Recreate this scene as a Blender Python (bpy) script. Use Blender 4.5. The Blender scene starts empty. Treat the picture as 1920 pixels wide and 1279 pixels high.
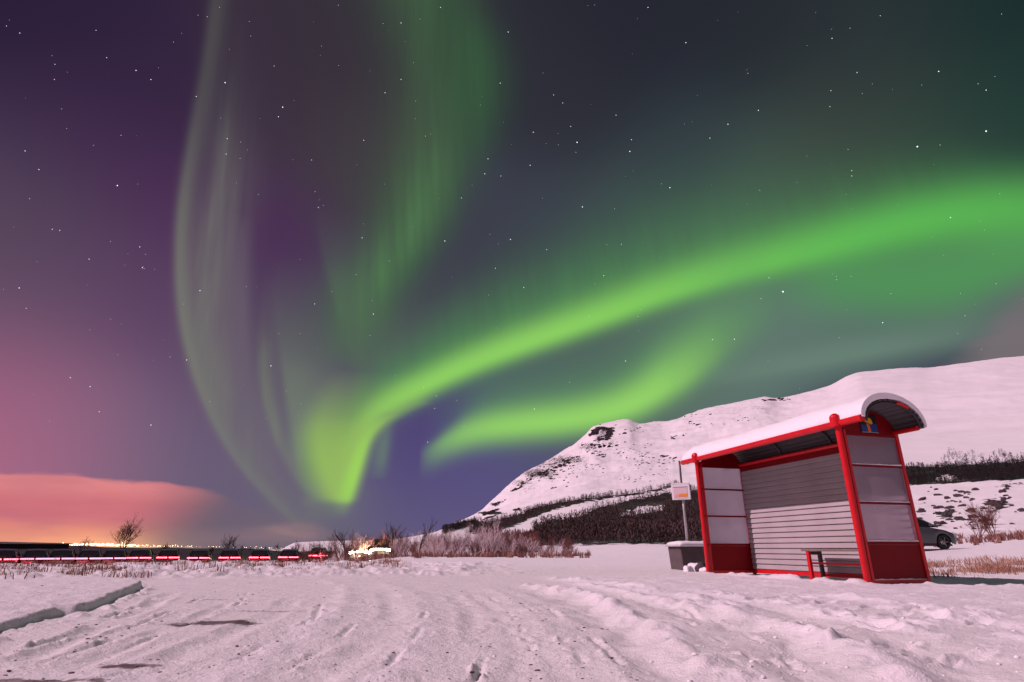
import bpy, math, random
import numpy as np
from mathutils import Vector, Matrix

# ------------------------------------------------------------------ camera
CH = 0.46                      # camera height above the snow
F = 1080.0                     # focal length for a picture 1920 wide
PITCH = math.radians(19.8)
CP, SP = math.cos(PITCH), math.sin(PITCH)
scene = bpy.context.scene
C = scene.collection
cam_d = bpy.data.cameras.new("camera")
cam_d.sensor_width = 36.0
cam_d.lens = 36.0 * F / 1920.0
cam_d.clip_start = 0.05
cam_d.clip_end = 30000
cam = bpy.data.objects.new("camera", cam_d)
C.objects.link(cam)
cam.location = (0, 0, CH)
cam.rotation_euler = (math.pi / 2 + PITCH, 0, 0)
scene.camera = cam
scene.view_settings.view_transform = 'Standard'
scene.view_settings.look = 'None'
scene.view_settings.exposure = 0.0
scene.view_settings.gamma = 1.0
scene.view_settings.use_curve_mapping = False
scene.cycles.max_bounces = 6
scene.cycles.diffuse_bounces = 1


def azel(px, py):
    """direction (azimuth from north, elevation) in radians of a point of the view"""
    v = 639.5 - py
    fw = F * CP - v * SP
    up = F * SP + v * CP
    x = px - 960.0
    return math.atan2(x, fw), math.atan2(up, math.hypot(x, fw))


def lin(c):
    return tuple(((v / 255.0) / 12.92 if v <= 10 else ((v / 255.0 + .055) / 1.055) ** 2.4) for v in c)


# ------------------------------------------------------------------ sky (world): night sky, aurora, lit cloud
world = bpy.data.worlds.new("World")
scene.world = world
world.use_nodes = True
WT = world.node_tree
WT.nodes.clear()


class E_:
    """tiny expression wrapper over math nodes"""
    def __init__(s, sock): s.s = sock
    def __add__(s, o): return op('ADD', s, o)
    def __radd__(s, o): return op('ADD', s, o)
    def __sub__(s, o): return op('SUBTRACT', s, o)
    def __rsub__(s, o): return op('SUBTRACT', o, s)
    def __mul__(s, o): return op('MULTIPLY', s, o)
    def __rmul__(s, o): return op('MULTIPLY', s, o)
    def __truediv__(s, o): return op('DIVIDE', s, o)


def put(sock, v):
    if isinstance(v, E_):
        WT.links.new(v.s, sock)
    else:
        sock.default_value = v


def op(k, a, b=None, clamp=False):
    n = WT.nodes.new('ShaderNodeMath'); n.operation = k; n.use_clamp = clamp
    put(n.inputs[0], a)
    if b is not None: put(n.inputs[1], b)
    return E_(n.outputs[0])


def vop(k, a, b=None, scale=None):
    n = WT.nodes.new('ShaderNodeVectorMath'); n.operation = k
    put(n.inputs[0], a)
    if b is not None: put(n.inputs[1], b)
    if scale is not None: put(n.inputs['Scale'], scale)
    return E_(n.outputs['Value'] if k == 'DOT_PRODUCT' else n.outputs[0])


def smooth(x, a, b):
    n = WT.nodes.new('ShaderNodeMapRange'); n.interpolation_type = 'SMOOTHSTEP'
    put(n.inputs['Value'], x); put(n.inputs['From Min'], a); put(n.inputs['From Max'], b)
    return E_(n.outputs[0])


def curve(x, pts):
    pts = sorted(pts)
    x0, x1 = pts[0][0], pts[-1][0]
    ys = [p[1] for p in pts]; y0, y1 = min(ys), max(ys)
    if y1 - y0 < 1e-6: y1 = y0 + 1e-6
    m = WT.nodes.new('ShaderNodeMapRange')
    put(m.inputs['Value'], x); m.inputs['From Min'].default_value = x0; m.inputs['From Max'].default_value = x1
    c = WT.nodes.new('ShaderNodeFloatCurve')
    WT.links.new(m.outputs[0], c.inputs['Value'])
    cu = c.mapping.curves[0]
    nm = [((p[0] - x0) / (x1 - x0), (p[1] - y0) / (y1 - y0)) for p in pts]
    while len(cu.points) < len(nm): cu.points.new(.5, .5)
    for q, (a, b) in zip(cu.points, nm): q.location = (a, b)
    c.mapping.update()
    return E_(c.outputs[0]) * (y1 - y0) + y0


def mixc(f, a, b):
    n = WT.nodes.new('ShaderNodeMix'); n.data_type = 'RGBA'
    put(n.inputs[0], f)
    for i, v in ((6, a), (7, b)):
        if isinstance(v, E_): WT.links.new(v.s, n.inputs[i])
        else: n.inputs[i].default_value = (*lin(v), 1)
    return E_(n.outputs[2])


tc = WT.nodes.new('ShaderNodeTexCoord')
DIR = E_(tc.outputs['Generated'])
sep = WT.nodes.new('ShaderNodeSeparateXYZ'); WT.links.new(DIR.s, sep.inputs[0])
DX, DY, DZ = (E_(sep.outputs[i]) for i in range(3))
D2 = 180 / math.pi
AZ = op('ARCTAN2', DX, DY) * D2
EL = op('ARCSINE', DZ) * D2
PXD = 0.0515                        # degrees of sky per unit used below


def deg(px, py):
    a, e = azel(px, py)
    return a * D2, e * D2


# base night-sky colours, blended around fixed directions
SKY = [
    (0, 0, 40, 29, 54), (200, 40, 44, 32, 58), (320, 180, 56, 38, 68), (120, 250, 64, 45, 76), (280, 400, 78, 48, 86),
    (20, 420, 84, 70, 88), (150, 540, 92, 71, 98), (285, 600, 92, 62, 100), (40, 650, 112, 84, 110),
    (0, 790, 176, 98, 132), (120, 780, 140, 102, 130), (290, 780, 108, 92, 120), (0, 880, 178, 110, 136),
    (200, 880, 132, 102, 128), (400, 900, 104, 96, 118), (440, 640, 88, 70, 94), (530, 420, 74, 46, 82),
    (545, 540, 76, 48, 88), (470, 720, 92, 66, 104), (480, 860, 104, 88, 120), (500, 100, 56, 44, 60), (600, 250, 62, 52, 64), (650, 60, 54, 50, 58),
    (690, 330, 66, 66, 66), (770, 610, 68, 70, 80), (680, 680, 88, 90, 95), (620, 640, 80, 82, 90), (570, 740, 104, 106, 110),
    (880, 520, 62, 62, 76), (1000, 420, 60, 64, 76), (1060, 200, 46, 46, 56), (1200, 60, 37, 38, 49), (1400, 60, 38, 41, 49),
    (1620, 60, 40, 49, 54), (1900, 20, 24, 44, 44), (1900, 230, 33, 58, 54), (1600, 210, 53, 58, 58),
    (1300, 280, 50, 60, 68), (1180, 430, 62, 76, 78), (1400, 390, 70, 92, 80), (1560, 330, 66, 82, 72), (1740, 290, 52, 72, 62),
    (800, 860, 76, 62, 122), (900, 900, 84, 74, 132), (720, 940, 98, 90, 126), (600, 985, 110, 106, 114),
    (860, 965, 104, 98, 126), (760, 820, 76, 62, 116), (1060, 860, 86, 82, 112), (960, 740, 76, 88, 96), (1100, 690, 80, 98, 94),
    (1300, 610, 86, 110, 98), (1430, 690, 104, 130, 116), (1560, 650, 102, 128, 114), (1320, 760, 90, 108, 102),
    (1620, 720, 72, 80, 94), (1760, 640, 86, 116, 102), (1830, 670, 84, 90, 98), (1900, 620, 100, 102, 110), (1500, 730, 84, 98, 102),
]
acc = None; wacc = None
for px, py, r, g, b in SKY:
    a, e = azel(px, py)
    d = (math.sin(a) * math.cos(e), math.cos(a) * math.cos(e), math.sin(e))
    w = op('EXPONENT', (vop('DOT_PRODUCT', DIR, d) - 1.0) * 190.0)
    t = vop('SCALE', tuple(lin((r, g, b))), scale=w)
    acc = t if acc is None else vop('ADD', acc, t)
    wacc = w if wacc is None else wacc + w
wacc = wacc + 2e-5
acc = vop('ADD', acc, tuple(2e-5 * c for c in lin((60, 58, 78))))
col = vop('SCALE', acc, scale=op('DIVIDE', 1.0, wacc))


def two_sided(s, sl, su):
    """gaussian with a different width on either side of zero"""
    up = smooth(s, -.05, .05)
    w = up * su + (1.0 - up) * sl if not isinstance(su, E_) else up * su + (1.0 - up) * sl
    q = s / w
    return op('EXPONENT', q * q * -1.0)


def hband(pts, amp, sl, su):
    P = [deg(x, y) for x, y in pts]
    hx = [p[0] for p in pts]; hy = [p[1] for p in pts]
    yy = lambda x: float(np.interp(x, hx, hy))
    A = [(deg(x, yy(x))[0], v) for x, v in amp]
    cy = curve(AZ, P); am = curve(AZ, A)
    if isinstance(su, list): su = curve(AZ, [(deg(x, yy(x))[0], v * PXD) for x, v in su])
    else: su = su * PXD
    sl = curve(AZ, [(deg(x, yy(x))[0], v * PXD) for x, v in sl]) if isinstance(sl, list) else sl * PXD
    return op('MULTIPLY', two_sided(EL - cy, sl, su), op('MAXIMUM', am, 0.0))


def vband(pts, amp, sl, sr):
    P = [deg(x, y)[::-1] for x, y in pts]
    A = [(deg(pts[0][0], y)[1], v) for y, v in amp]
    cx = curve(EL, P); am = curve(EL, A)
    # lines of azimuth narrow towards the zenith
    k = op('COSINE', EL / D2)
    return op('MULTIPLY', two_sided((AZ - cx) * k, sl * PXD, sr * PXD), op('MAXIMUM', am, 0.0))


# soft streaks inside the curtains
nz = WT.nodes.new('ShaderNodeTexNoise'); nz.inputs['Scale'].default_value = 1.0; nz.inputs['Detail'].default_value = 3
cmb = WT.nodes.new('ShaderNodeCombineXYZ')
WT.links.new((AZ * .38).s, cmb.inputs[0]); WT.links.new((EL * .07).s, cmb.inputs[1])
WT.links.new(cmb.outputs[0], nz.inputs['Vector'])
nz2 = WT.nodes.new('ShaderNodeTexNoise'); nz2.inputs['Scale'].default_value = 1.0; nz2.inputs['Detail'].default_value = 4
cmb2 = WT.nodes.new('ShaderNodeCombineXYZ')
WT.links.new((AZ * .95 + EL * .12).s, cmb2.inputs[0]); WT.links.new((EL * .06).s, cmb2.inputs[1])
WT.links.new(cmb2.outputs[0], nz2.inputs['Vector'])
STREAK = (E_(nz.outputs[0]) * 1.1 + .45) * (E_(nz2.outputs[0]) * 1.3 + .35)
RAYS = E_(nz.outputs[0]) * .5 + E_(nz2.outputs[0]) * .45 + .52

# tall faint curtain on the left: sharp left edge, soft right side, a second fainter fold beside it
L1 = [(405, 0), (388, 120), (362, 260), (343, 380), (337, 480), (342, 580), (362, 680), (395, 770), (445, 860), (505, 930), (560, 985)]
col = mixc(vband(L1, [(-40, .12), (0, .16), (150, .18), (300, .3), (480, .5), (650, .55), (800, .42), (920, .28), (1000, 0)], 9, 16), col, (128, 136, 116))
L2 = [(430, 0), (420, 200), (415, 330), (392, 450), (378, 560), (382, 640), (408, 740), (450, 830), (500, 910), (560, 985)]
col = mixc(vband(L2, [(0, .02), (150, .1), (330, .42), (500, .6), (650, .66), (780, .5), (900, .3), (1000, 0)], 24, 46) * STREAK, col, (118, 120, 112))
col = mixc(vband([(452, 420), (453, 500), (455, 600), (462, 700), (484, 780), (528, 870)], [(400, 0), (500, .3), (640, .4), (780, .3), (880, 0)], 34, 15), col, (114, 104, 116))
# middle curtain above the bright tip
M1 = [(500, 560), (494, 640), (496, 720), (515, 800), (545, 870), (580, 925)]
col = mixc(vband(M1, [(480, 0), (600, .08), (680, .3), (780, .36), (860, .3), (950, 0)], 10, 17) * STREAK, col, (128, 142, 112))
M2 = [(522, 560), (530, 640), (543, 720), (553, 790), (562, 860), (592, 930)]
col = mixc(vband(M2, [(470, 0), (640, .2), (700, .4), (780, .55), (860, .65), (930, .3), (985, 0)], 13, 72), col, (120, 138, 112))
# high fold falling from the top of the sky
T1 = [(835, -60), (850, 0), (885, 90), (893, 150), (885, 230), (858, 300), (826, 360), (795, 430), (755, 500), (712, 560), (690, 620), (655, 700)]
col = mixc(vband(T1, [(-80, .5), (0, .55), (150, .75), (240, .62), (330, .5), (420, .5), (560, .5), (640, .3), (720, 0)], 100, 52) * RAYS, col, (56, 92, 62))
T2 = [(770, -40), (780, 60), (808, 200), (812, 280), (800, 360), (768, 440), (715, 520), (680, 590), (662, 680)]
col = mixc(vband(T2, [(-60, .35), (60, .2), (200, .2), (300, .4), (400, .6), (500, .55), (600, .4), (700, 0)], 60, 44) * STREAK, col, (82, 122, 80))
T3 = [(600, 400), (617, 490), (634, 555), (650, 610), (664, 670), (672, 720)]
col = mixc(vband(T3, [(380, 0), (480, .2), (560, .38), (620, .3), (720, 0)], 12, 80), col, (86, 112, 86))
# great arc from the tip to the right: broad tail above, bright core, glow below on the right
MA = [(400, 980), (560, 900), (640, 850), (665, 810), (700, 778), (740, 752), (800, 722), (860, 694), (950, 658), (1050, 622), (1150, 586), (1250, 550), (1350, 520), (1440, 494), (1540, 466), (1640, 438), (1750, 412), (1850, 398), (1960, 392), (2200, 400), (2500, 430)]
tail = hband([(x, y - 30) for x, y in MA], [(560, 0), (645, .5), (720, .65), (900, .74), (1200, .72), (1500, .58), (1750, .5), (1960, .4), (2400, 0)], [(640, 44), (1200, 40), (2000, 28)], [(640, 65), (800, 85), (1100, 112), (1500, 88), (2000, 42)]) * RAYS
col = mixc(tail, col, (80, 134, 84))
RG = [(1380, 560), (1500, 535), (1600, 528), (1700, 530), (1800, 520), (1870, 500), (1960, 475), (2300, 470)]
col = mixc(hband(RG, [(1380, 0), (1480, .3), (1600, .75), (1750, .85), (1850, .85), (2000, .8), (2300, 0)], [(1380, 46), (1700, 58), (1850, 44), (2000, 36)], 64), col, (80, 150, 86))
col = mixc(hband([(1300, 712), (1400, 700), (1500, 682), (1650, 655), (1780, 632), (1900, 600)], [(1300, 0), (1420, .5), (1600, .7), (1750, .5), (1850, .2), (1950, 0)], 17, 30), col, (108, 134, 120))
col = mixc(hband([(1400, 782), (1500, 752), (1600, 728), (1720, 700), (1830, 676), (1950, 655)], [(1400, 0), (1500, .45), (1600, .75), (1750, .8), (1850, .5), (1950, 0)], 26, 20), col, (68, 72, 88))
core = hband(MA, [(620, 0), (665, .35), (720, .8), (800, .95), (1000, 1.), (1300, .95), (1450, .9), (1600, .92), (1750, .9), (1880, .8), (1960, .7), (2300, .1)], [(600, 26), (900, 25), (1400, 26), (1600, 34), (1800, 46), (2000, 50)], [(600, 32), (800, 36), (1100, 40), (1500, 45), (2000, 42)])
corecol = mixc(smooth(AZ, deg(900, 650)[0], deg(1800, 450)[0]), (142, 208, 98), (92, 184, 84))
col = mixc(core, col, corecol)
# lower arc
LA = [(770, 862), (805, 846), (850, 822), (900, 806), (980, 796), (1060, 788), (1130, 776), (1190, 756), (1240, 730), (1290, 700), (1340, 662), (1400, 620), (1460, 590)]
col = mixc(hband([(x, y - 26) for x, y in LA], [(790, 0), (850, .15), (950, .5), (1150, .6), (1300, .75), (1360, .6), (1460, 0)], 44, 78), col, (90, 140, 98))
col = mixc(hband(LA, [(785, 0), (815, .34), (845, .6), (890, .82), (960, .95), (1100, 1.), (1200, 1.), (1270, .75), (1330, .35), (1390, .08), (1460, 0)], 30, [(780, 13), (830, 19), (900, 31), (1150, 40), (1300, 60), (1460, 60)]), col, (146, 208, 104))
# small hanging finger
F1 = [(728, 780), (722, 820), (716, 860), (710, 900)]
col = mixc(vband(F1, [(770, 0), (810, .6), (850, .75), (878, .5), (900, 0)], 18, 12), col, (104, 124, 112))
# bright tip: filled lobe
lx = curve(EL, [deg(x, y)[::-1] for x, y in [(604, 975), (596, 940), (586, 912), (574, 875), (566, 840), (566, 800), (585, 750), (620, 700)]])
rx = curve(EL, [deg(x, y)[::-1] for x, y in [(650, 975), (661, 940), (672, 905), (684, 868), (696, 832), (716, 804), (746, 783), (800, 757)]])
lobe = smooth(AZ, lx - 1.0, lx + 1.9) * (1.0 - smooth(AZ, rx - 1.2, rx + .9)) * op('MAXIMUM', curve(EL, [(deg(620, y)[1], v) for y, v in [(968, 0), (952, .08), (939, .5), (926, .88), (900, .93), (860, .9), (810, .72), (770, .4), (690, 0)]]), 0.0)
col = mixc(lobe * .86, col, (156, 194, 92))
col = mixc(vband([(640, 975), (648, 945), (658, 912), (668, 880), (678, 848), (690, 820), (710, 796), (740, 776)], [(975, 0), (950, .15), (932, .7), (900, .85), (860, .8), (820, .6), (770, 0)], 18, 10), col, (158, 214, 92))

# clouds lit by the town: noise-broken edges
nc = WT.nodes.new('ShaderNodeTexNoise'); nc.inputs['Scale'].default_value = 1.0; nc.inputs['Detail'].default_value = 6
cm2 = WT.nodes.new('ShaderNodeCombineXYZ')
WT.links.new((AZ * .22).s, cm2.inputs[0]); WT.links.new((EL * .9).s, cm2.inputs[1])
WT.links.new(cm2.outputs[0], nc.inputs['Vector'])
NC = E_(nc.outputs[0]) - .5
edge = curve(AZ, [deg(x, y) for x, y in [(-150, 880), (0, 884), (90, 891), (150, 890), (220, 896), (290, 902), (340, 912), (400, 921), (440, 936), (480, 952), (560, 975), (640, 1000)]])
cl = smooth(edge - EL + NC * 1.5, -.12, .42) * op('MAXIMUM', curve(AZ, [(deg(x, 950)[0], v) for x, v in [(-200, 1), (230, 1), (330, .9), (400, .68), (450, .38), (520, .3), (620, .12), (700, 0)]]), 0.0)
ccol = mixc(smooth(EL, deg(100, 1015)[1], deg(100, 962)[1]), (236, 152, 122), (208, 116, 124))
ccol = mixc(smooth(EL + NC * 1.2, deg(100, 945)[1], deg(100, 905)[1]), ccol, (222, 134, 136))
ccol = mixc(smooth(NC, -.16, .2), ccol, mixc(.3, ccol, (176, 100, 122)))
ccol = mixc(smooth(AZ + (6.0 - EL) * .9, deg(290, 950)[0], deg(500, 950)[0]), ccol, (116, 98, 108))
col = mixc(cl, col, ccol)
low = hband([(300, 1000), (400, 1002), (480, 998), (560, 992), (610, 1000)], [(300, 0), (400, .3), (480, .4), (570, .75), (600, .4), (630, 0)], 20, 9)
col = mixc(low * (NC * 2.5 + .9), col, (156, 124, 128))
rc = smooth(AZ - (EL - deg(1800, 680)[1]) * 1.15 + NC * 3.0, deg(1755, 680)[0], deg(1850, 680)[0]) * (1.0 - smooth(EL + NC * 3.0, 15.5, 20.5))
col = mixc(rc * .85, col, (120, 110, 115))
# glow of the town beyond the horizon
gl = op('EXPONENT', op('POWER', (AZ - deg(190, 1020)[0]) / 4.6, 2.0) * -1.0) * op('EXPONENT', op('MAXIMUM', EL, 0.0) * -1.9)
col = vop('ADD', col, vop('SCALE', (1.0, .62, .22), scale=gl * .6))
bgn = WT.nodes.new('ShaderNodeBackground'); WT.links.new(col.s, bgn.inputs['Color']); bgn.inputs['Strength'].default_value = 1.0
wo = WT.nodes.new('ShaderNodeOutputWorld'); WT.links.new(bgn.outputs[0], wo.inputs[0])

# ------------------------------------------------------------------ moonlight
SUN_HEAD, SUN_EL = math.radians(-99), math.radians(43)
sdir = Vector((math.sin(SUN_HEAD) * math.cos(SUN_EL), math.cos(SUN_HEAD) * math.cos(SUN_EL), math.sin(SUN_EL)))
sl = bpy.data.lights.new("moon_light", 'SUN'); sl.energy = 3.6; sl.angle = math.radians(.5); sl.color = (1.0, .685, .785)
so = bpy.data.objects.new("moon_light", sl); C.objects.link(so)
so.rotation_euler = (-sdir).to_track_quat('-Z', 'Y').to_euler()

# ------------------------------------------------------------------ helpers
random.seed(7)
RNG = np.random.default_rng(11)


def tag(o, label=None, cat=None, group=None, kind=None):
    if label: o['label'] = label
    if cat: o['category'] = cat
    if group: o['group'] = group
    if kind: o['kind'] = kind
    return o


def empty(name, loc=(0, 0, 0), rz=0.0, label=None, cat=None, group=None):
    o = bpy.data.objects.new(name, None); C.objects.link(o)
    o.empty_display_size = .2
    o.location = loc; o.rotation_euler = (0, 0, rz)
    return tag(o, label, cat, group)


def copy_tree(o, parent=None):
    c = o.copy(); C.objects.link(c)
    if parent is not None: c.parent = parent
    for ch in [q for q in bpy.data.objects if q.parent == o]: copy_tree(ch, c)
    return c


class MB:
    def __init__(s): s.v = []; s.f = []; s.m = []
    def quad(s, *p):
        n = len(s.v); s.v += [tuple(q) for q in p]; s.f.append(tuple(range(n, n + len(p))))
    def box(s, a, b, rot=None, piv=None):
        x0, y0, z0 = a; x1, y1, z1 = b
        P = [Vector(q) for q in ((x0, y0, z0), (x1, y0, z0), (x1, y1, z0), (x0, y1, z0), (x0, y0, z1), (x1, y0, z1), (x1, y1, z1), (x0, y1, z1))]
        if rot is not None:
            pv = Vector(piv); P = [rot @ (q - pv) + pv for q in P]
        n = len(s.v); s.v += [tuple(q) for q in P]
        s.f += [tuple(n + i for i in q) for q in ((0, 3, 2, 1), (4, 5, 6, 7), (0, 1, 5, 4), (1, 2, 6, 5), (2, 3, 7, 6), (3, 0, 4, 7))]
        return s
    def tube(s, pts, rad, n=8, cap=True):
        pts = [Vector(p) for p in pts]
        if not isinstance(rad, (list, tuple)): rad = [rad] * len(pts)
        rings = []; up = None
        for i, p in enumerate(pts):
            d = (pts[min(i + 1, len(pts) - 1)] - pts[max(i - 1, 0)])
            d = d.normalized() if d.length > 1e-9 else Vector((0, 0, 1))
            if up is None:
                up = Vector((0, 0, 1)) if abs(d.z) < .9 else Vector((1, 0, 0))
            a = d.cross(up)
            if a.length < 1e-5: a = d.cross(Vector((0, 1, .3)))
            a.normalize(); b = a.cross(d).normalized(); up = b
            base = len(s.v)
            for k in range(n):
                t = 2 * math.pi * k / n
                s.v.append(tuple(p + (a * math.cos(t) + b * math.sin(t)) * rad[i]))
            rings.append(base)
        for i in range(len(rings) - 1):
            for k in range(n):
                k2 = (k + 1) % n
                s.f.append((rings[i] + k, rings[i] + k2, rings[i + 1] + k2, rings[i + 1] + k))
        if cap:
            s.f.append(tuple(rings[0] + k for k in reversed(range(n))))
            s.f.append(tuple(rings[-1] + k for k in range(n)))
        return s
    def grid(s, rows, close=False):
        """rows of points -> quads"""
        n = len(s.v); w = len(rows[0])
        for r in rows: s.v += [tuple(p) for p in r]
        for i in range(len(rows) - 1):
            for j in range(w - 1 if not close else w):
                j2 = (j + 1) % w
                s.f.append((n + i * w + j, n + i * w + j2, n + (i + 1) * w + j2, n + (i + 1) * w + j))
        return n
    def prism(s, poly, y0, y1):
        """polygon in x,z extruded along y"""
        n = len(s.v); k = len(poly)
        s.v += [(x, y0, z) for x, z in poly] + [(x, y1, z) for x, z in poly]
        s.f.append(tuple(n + i for i in range(k))); s.f.append(tuple(n + k + i for i in reversed(range(k))))
        for i in range(k):
            j = (i + 1) % k
            s.f.append((n + j, n + i, n + k + i, n + k + j))
        return s
    def build(s, name, mat, parent=None, smooth=False, bevel=0.0, loc=None):
        me = bpy.data.meshes.new(name); me.from_pydata(s.v, [], s.f); me.update()
        if mat: me.materials.append(mat)
        if smooth: me.polygons.foreach_set('use_smooth', [True] * len(me.polygons))
        o = bpy.data.objects.new(name, me); C.objects.link(o)
        if parent: o.parent = parent
        if loc: o.location = loc
        if bevel:
            b = o.modifiers.new('bevel', 'BEVEL'); b.width = bevel; b.segments = 2; b.limit_method = 'ANGLE'
        return o


def mat(name, color, rough=.6, metal=0.0, var=0.0, scale=8.0, bump=0.0, emit=None, es=0.0, spec=None, bdist=.01):
    m = bpy.data.materials.new(name); m.use_nodes = True
    nt = m.node_tree; b = nt.nodes['Principled BSDF']
    b.inputs['Base Color'].default_value = (*color, 1); b.inputs['Roughness'].default_value = rough
    b.inputs['Metallic'].default_value = metal
    if spec is not None: b.inputs['Specular IOR Level'].default_value = spec
    if var or bump:
        t = nt.nodes.new('ShaderNodeTexCoord'); n = nt.nodes.new('ShaderNodeTexNoise')
        n.inputs['Scale'].default_value = scale; n.inputs['Detail'].default_value = 5
        nt.links.new(t.outputs['Object'], n.inputs['Vector'])
        if var:
            mx = nt.nodes.new('ShaderNodeMix'); mx.data_type = 'RGBA'
            mx.inputs[6].default_value = (*[c * (1 - var) for c in color], 1)
            mx.inputs[7].default_value = (*[min(1, c * (1 + var)) for c in color], 1)
            nt.links.new(n.outputs[0], mx.inputs[0]); nt.links.new(mx.outputs[2], b.inputs['Base Color'])
        if bump:
            bp = nt.nodes.new('ShaderNodeBump'); bp.inputs['Strength'].default_value = bump; bp.inputs['Distance'].default_value = bdist
            nt.links.new(n.outputs[0], bp.inputs['Height']); nt.links.new(bp.outputs[0], b.inputs['Normal'])
    if emit:
        b.inputs['Emission Color'].default_value = (*emit, 1); b.inputs['Emission Strength'].default_value = es
    return m


# ------------------------------------------------------------------ noise
_perm = RNG.permutation(4096)
_grad = RNG.uniform(0, 2 * np.pi, 4096)


def perlin(x, y, seed=0):
    xi = np.floor(x).astype(np.int64); yi = np.floor(y).astype(np.int64)
    xf = x - xi; yf = y - yi
    u = xf * xf * xf * (xf * (xf * 6 - 15) + 10); v = yf * yf * yf * (yf * (yf * 6 - 15) + 10)
    def g(ix, iy, fx, fy):
        h = _perm[(_perm[(ix + seed * 57) & 4095] + iy) & 4095]
        a = _grad[h]
        return np.cos(a) * fx + np.sin(a) * fy
    n00 = g(xi, yi, xf, yf); n10 = g(xi + 1, yi, xf - 1, yf)
    n01 = g(xi, yi + 1, xf, yf - 1); n11 = g(xi + 1, yi + 1, xf - 1, yf - 1)
    return ((n00 * (1 - u) + n10 * u) * (1 - v) + (n01 * (1 - u) + n11 * u) * v) * 1.5


def fbm(x, y, s, octs=4, seed=0, gain=.5):
    t = np.zeros_like(x); a = 1.0; f = 1.0 / s; tot = 0
    for i in range(octs):
        t += a * perlin(x * f + 13.7 * i, y * f - 7.3 * i, seed + i); tot += a; a *= gain; f *= 2.03
    return t / tot


def sstep(x, a, b):
    t = np.clip((x - a) / (b - a), 0, 1); return t * t * (3 - 2 * t)


# ------------------------------------------------------------------ terrain height
RAD = [8, 11, 16, 20, 25, 35, 60, 75, 100, 150, 200, 450, 900, 1800, 3000]
# per compass column: height in metres (small numbers) or the level line it rises to (numbers above 100)
COLS = {
    -500: [0, 0, 0, .1, -.4, -1, -1.15, -1.15, 1030, 1010, -1, -8, -15, -20, -30],
    -100: [0, 0, 0, .08, -.4, -1, -1.15, -1.15, 1033, 1016, -1, -8, -15, -20, -30],
    0: [0, 0, 0, .06, -.4, -1, -1.15, -1.15, 1035, 1021, -1, -8, -15, -20, -30],
    300: [0, 0, 0, .05, -.4, -1, -1.15, -1.15, 1038, 1026, -1, -8, -15, -20, -30],
    500: [0, 0, 0, .05, -.4, -1, -1.15, -1.15, 1040, 1031, 1031, -6, -15, -20, -30],
    560: [0, 0, 0, .03, -.4, -1, -1.15, -1.1, 1042, 1036, 1031, 1017, 5, -10, -30],
    640: [0, 0, 0, .03, -.2, -.6, -.8, -.8, 1042, 1036, 1030, 1014, 5, -10, -30],
    720: [0, 0, 0, 0, 0, -.1, 1047, 1045, 1041, 1034, 1028, 1013, 5, -10, -30],
    800: [0, 0, 0, 0, 0, 0, 1045, 1042, 1038, 1031, 1023, 1001, 1004, -10, -30],
    835: [0, 0, 0, 0, 0, 0, 1045, 1042, 1038, 1031, 1022, 994, 990, 988, 0],
    890: [0, 0, 0, 0, 0, 0, 1043, 1040, 1037, 1030, 1022, 990, 975, 966, 0],
    930: [0, 0, 0, 0, 0, 0, 1043, 1040, 1037, 1030, 1020, 980, 956, 931, 0],
    985: [0, 0, 0, 0, 0, 0, 1042, 1039, 1036, 1029, 1018, 970, 933, 886, 50],
    1050: [0, 0, 0, 0, 0, 0, 1041, 1037, 1033, 1026, 1015, 958, 912, 852, 100],
    1105: [0, 0, 0, 0, 0, .02, 1039, 1035, 1030, 1022, 1011, 948, 895, 817, 130],
    1125: [0, 0, 0, 0, 0, .02, 1038, 1034, 1029, 1021, 1010, 947, 892, 799, 130],
    1165: [0, 0, 0, 0, 0, .03, 1036, 1032, 1027, 1019, 1008, 945, 885, 791, 130],
    1190: [0, 0, 0, 0, 0, .03, 1035, 1031, 1026, 1017, 1006, 943, 880, 786, 150],
    1215: [0, 0, 0, 0, 0, .04, 1034, 1030, 1025, 1016, 1004, 941, 876, 793, 150],
    1255: [0, 0, 0, 0, 0, .05, 1033, 1029, 1024, 1014, 1002, 938, 872, 792, 150],
    1300: [0, 0, 0, 0, .02, .06, 1033, 1028, 1022, 1011, 998, 934, 866, 781, 150],
    1345: [0, 0, 0, 0, .03, .1, 1032, 1027, 1020, 1008, 994, 928, 860, 768, 150],
    1400: [0, 0, 0, 0, .05, .15, 1030, 1025, 1017, 1004, 988, 918, 850, 755, 150],
    1470: [0, 0, 0, .02, .08, .2, 1028, 1021, 1013, 998, 980, 905, 838, 743, 150],
    1500: [0, 0, 0, .02, .1, .25, 1026, 1019, 1011, 994, 975, 900, 833, 745, 150],
    1530: [0, 0, 0, .02, .1, .3, 1024, 1017, 1009, 990, 970, 895, 830, 741, 150],
    1600: [0, 0, 0, .03, .12, .35, 1018, 1011, 1000, 975, 948, 875, 812, 725, 150],
    1680: [0, 0, 0, .05, .15, .4, 1012, 1004, 990, 958, 926, 862, 795, 697, 150],
    1780: [0, 0, 0, .06, .2, .45, 1011, 1004, 988, 952, 915, 856, 788, 690, 150],
    1830: [0, 0, 0, .08, .24, .52, 1009, 1001, 984, 948, 910, 852, 785, 688, 150],
    1920: [0, 0, .02, .12, .32, .62, 1004, 996, 976, 940, 902, 846, 778, 677, 150],
    2400: [0, 0, .02, .12, .32, .62, 985, 975, 950, 900, 870, 800, 730, 640, 150],
}


def t_of(az, py):
    v = 639.5 - py
    return math.cos(az) * (v * CP + F * SP) / (F * CP - v * SP)


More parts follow.
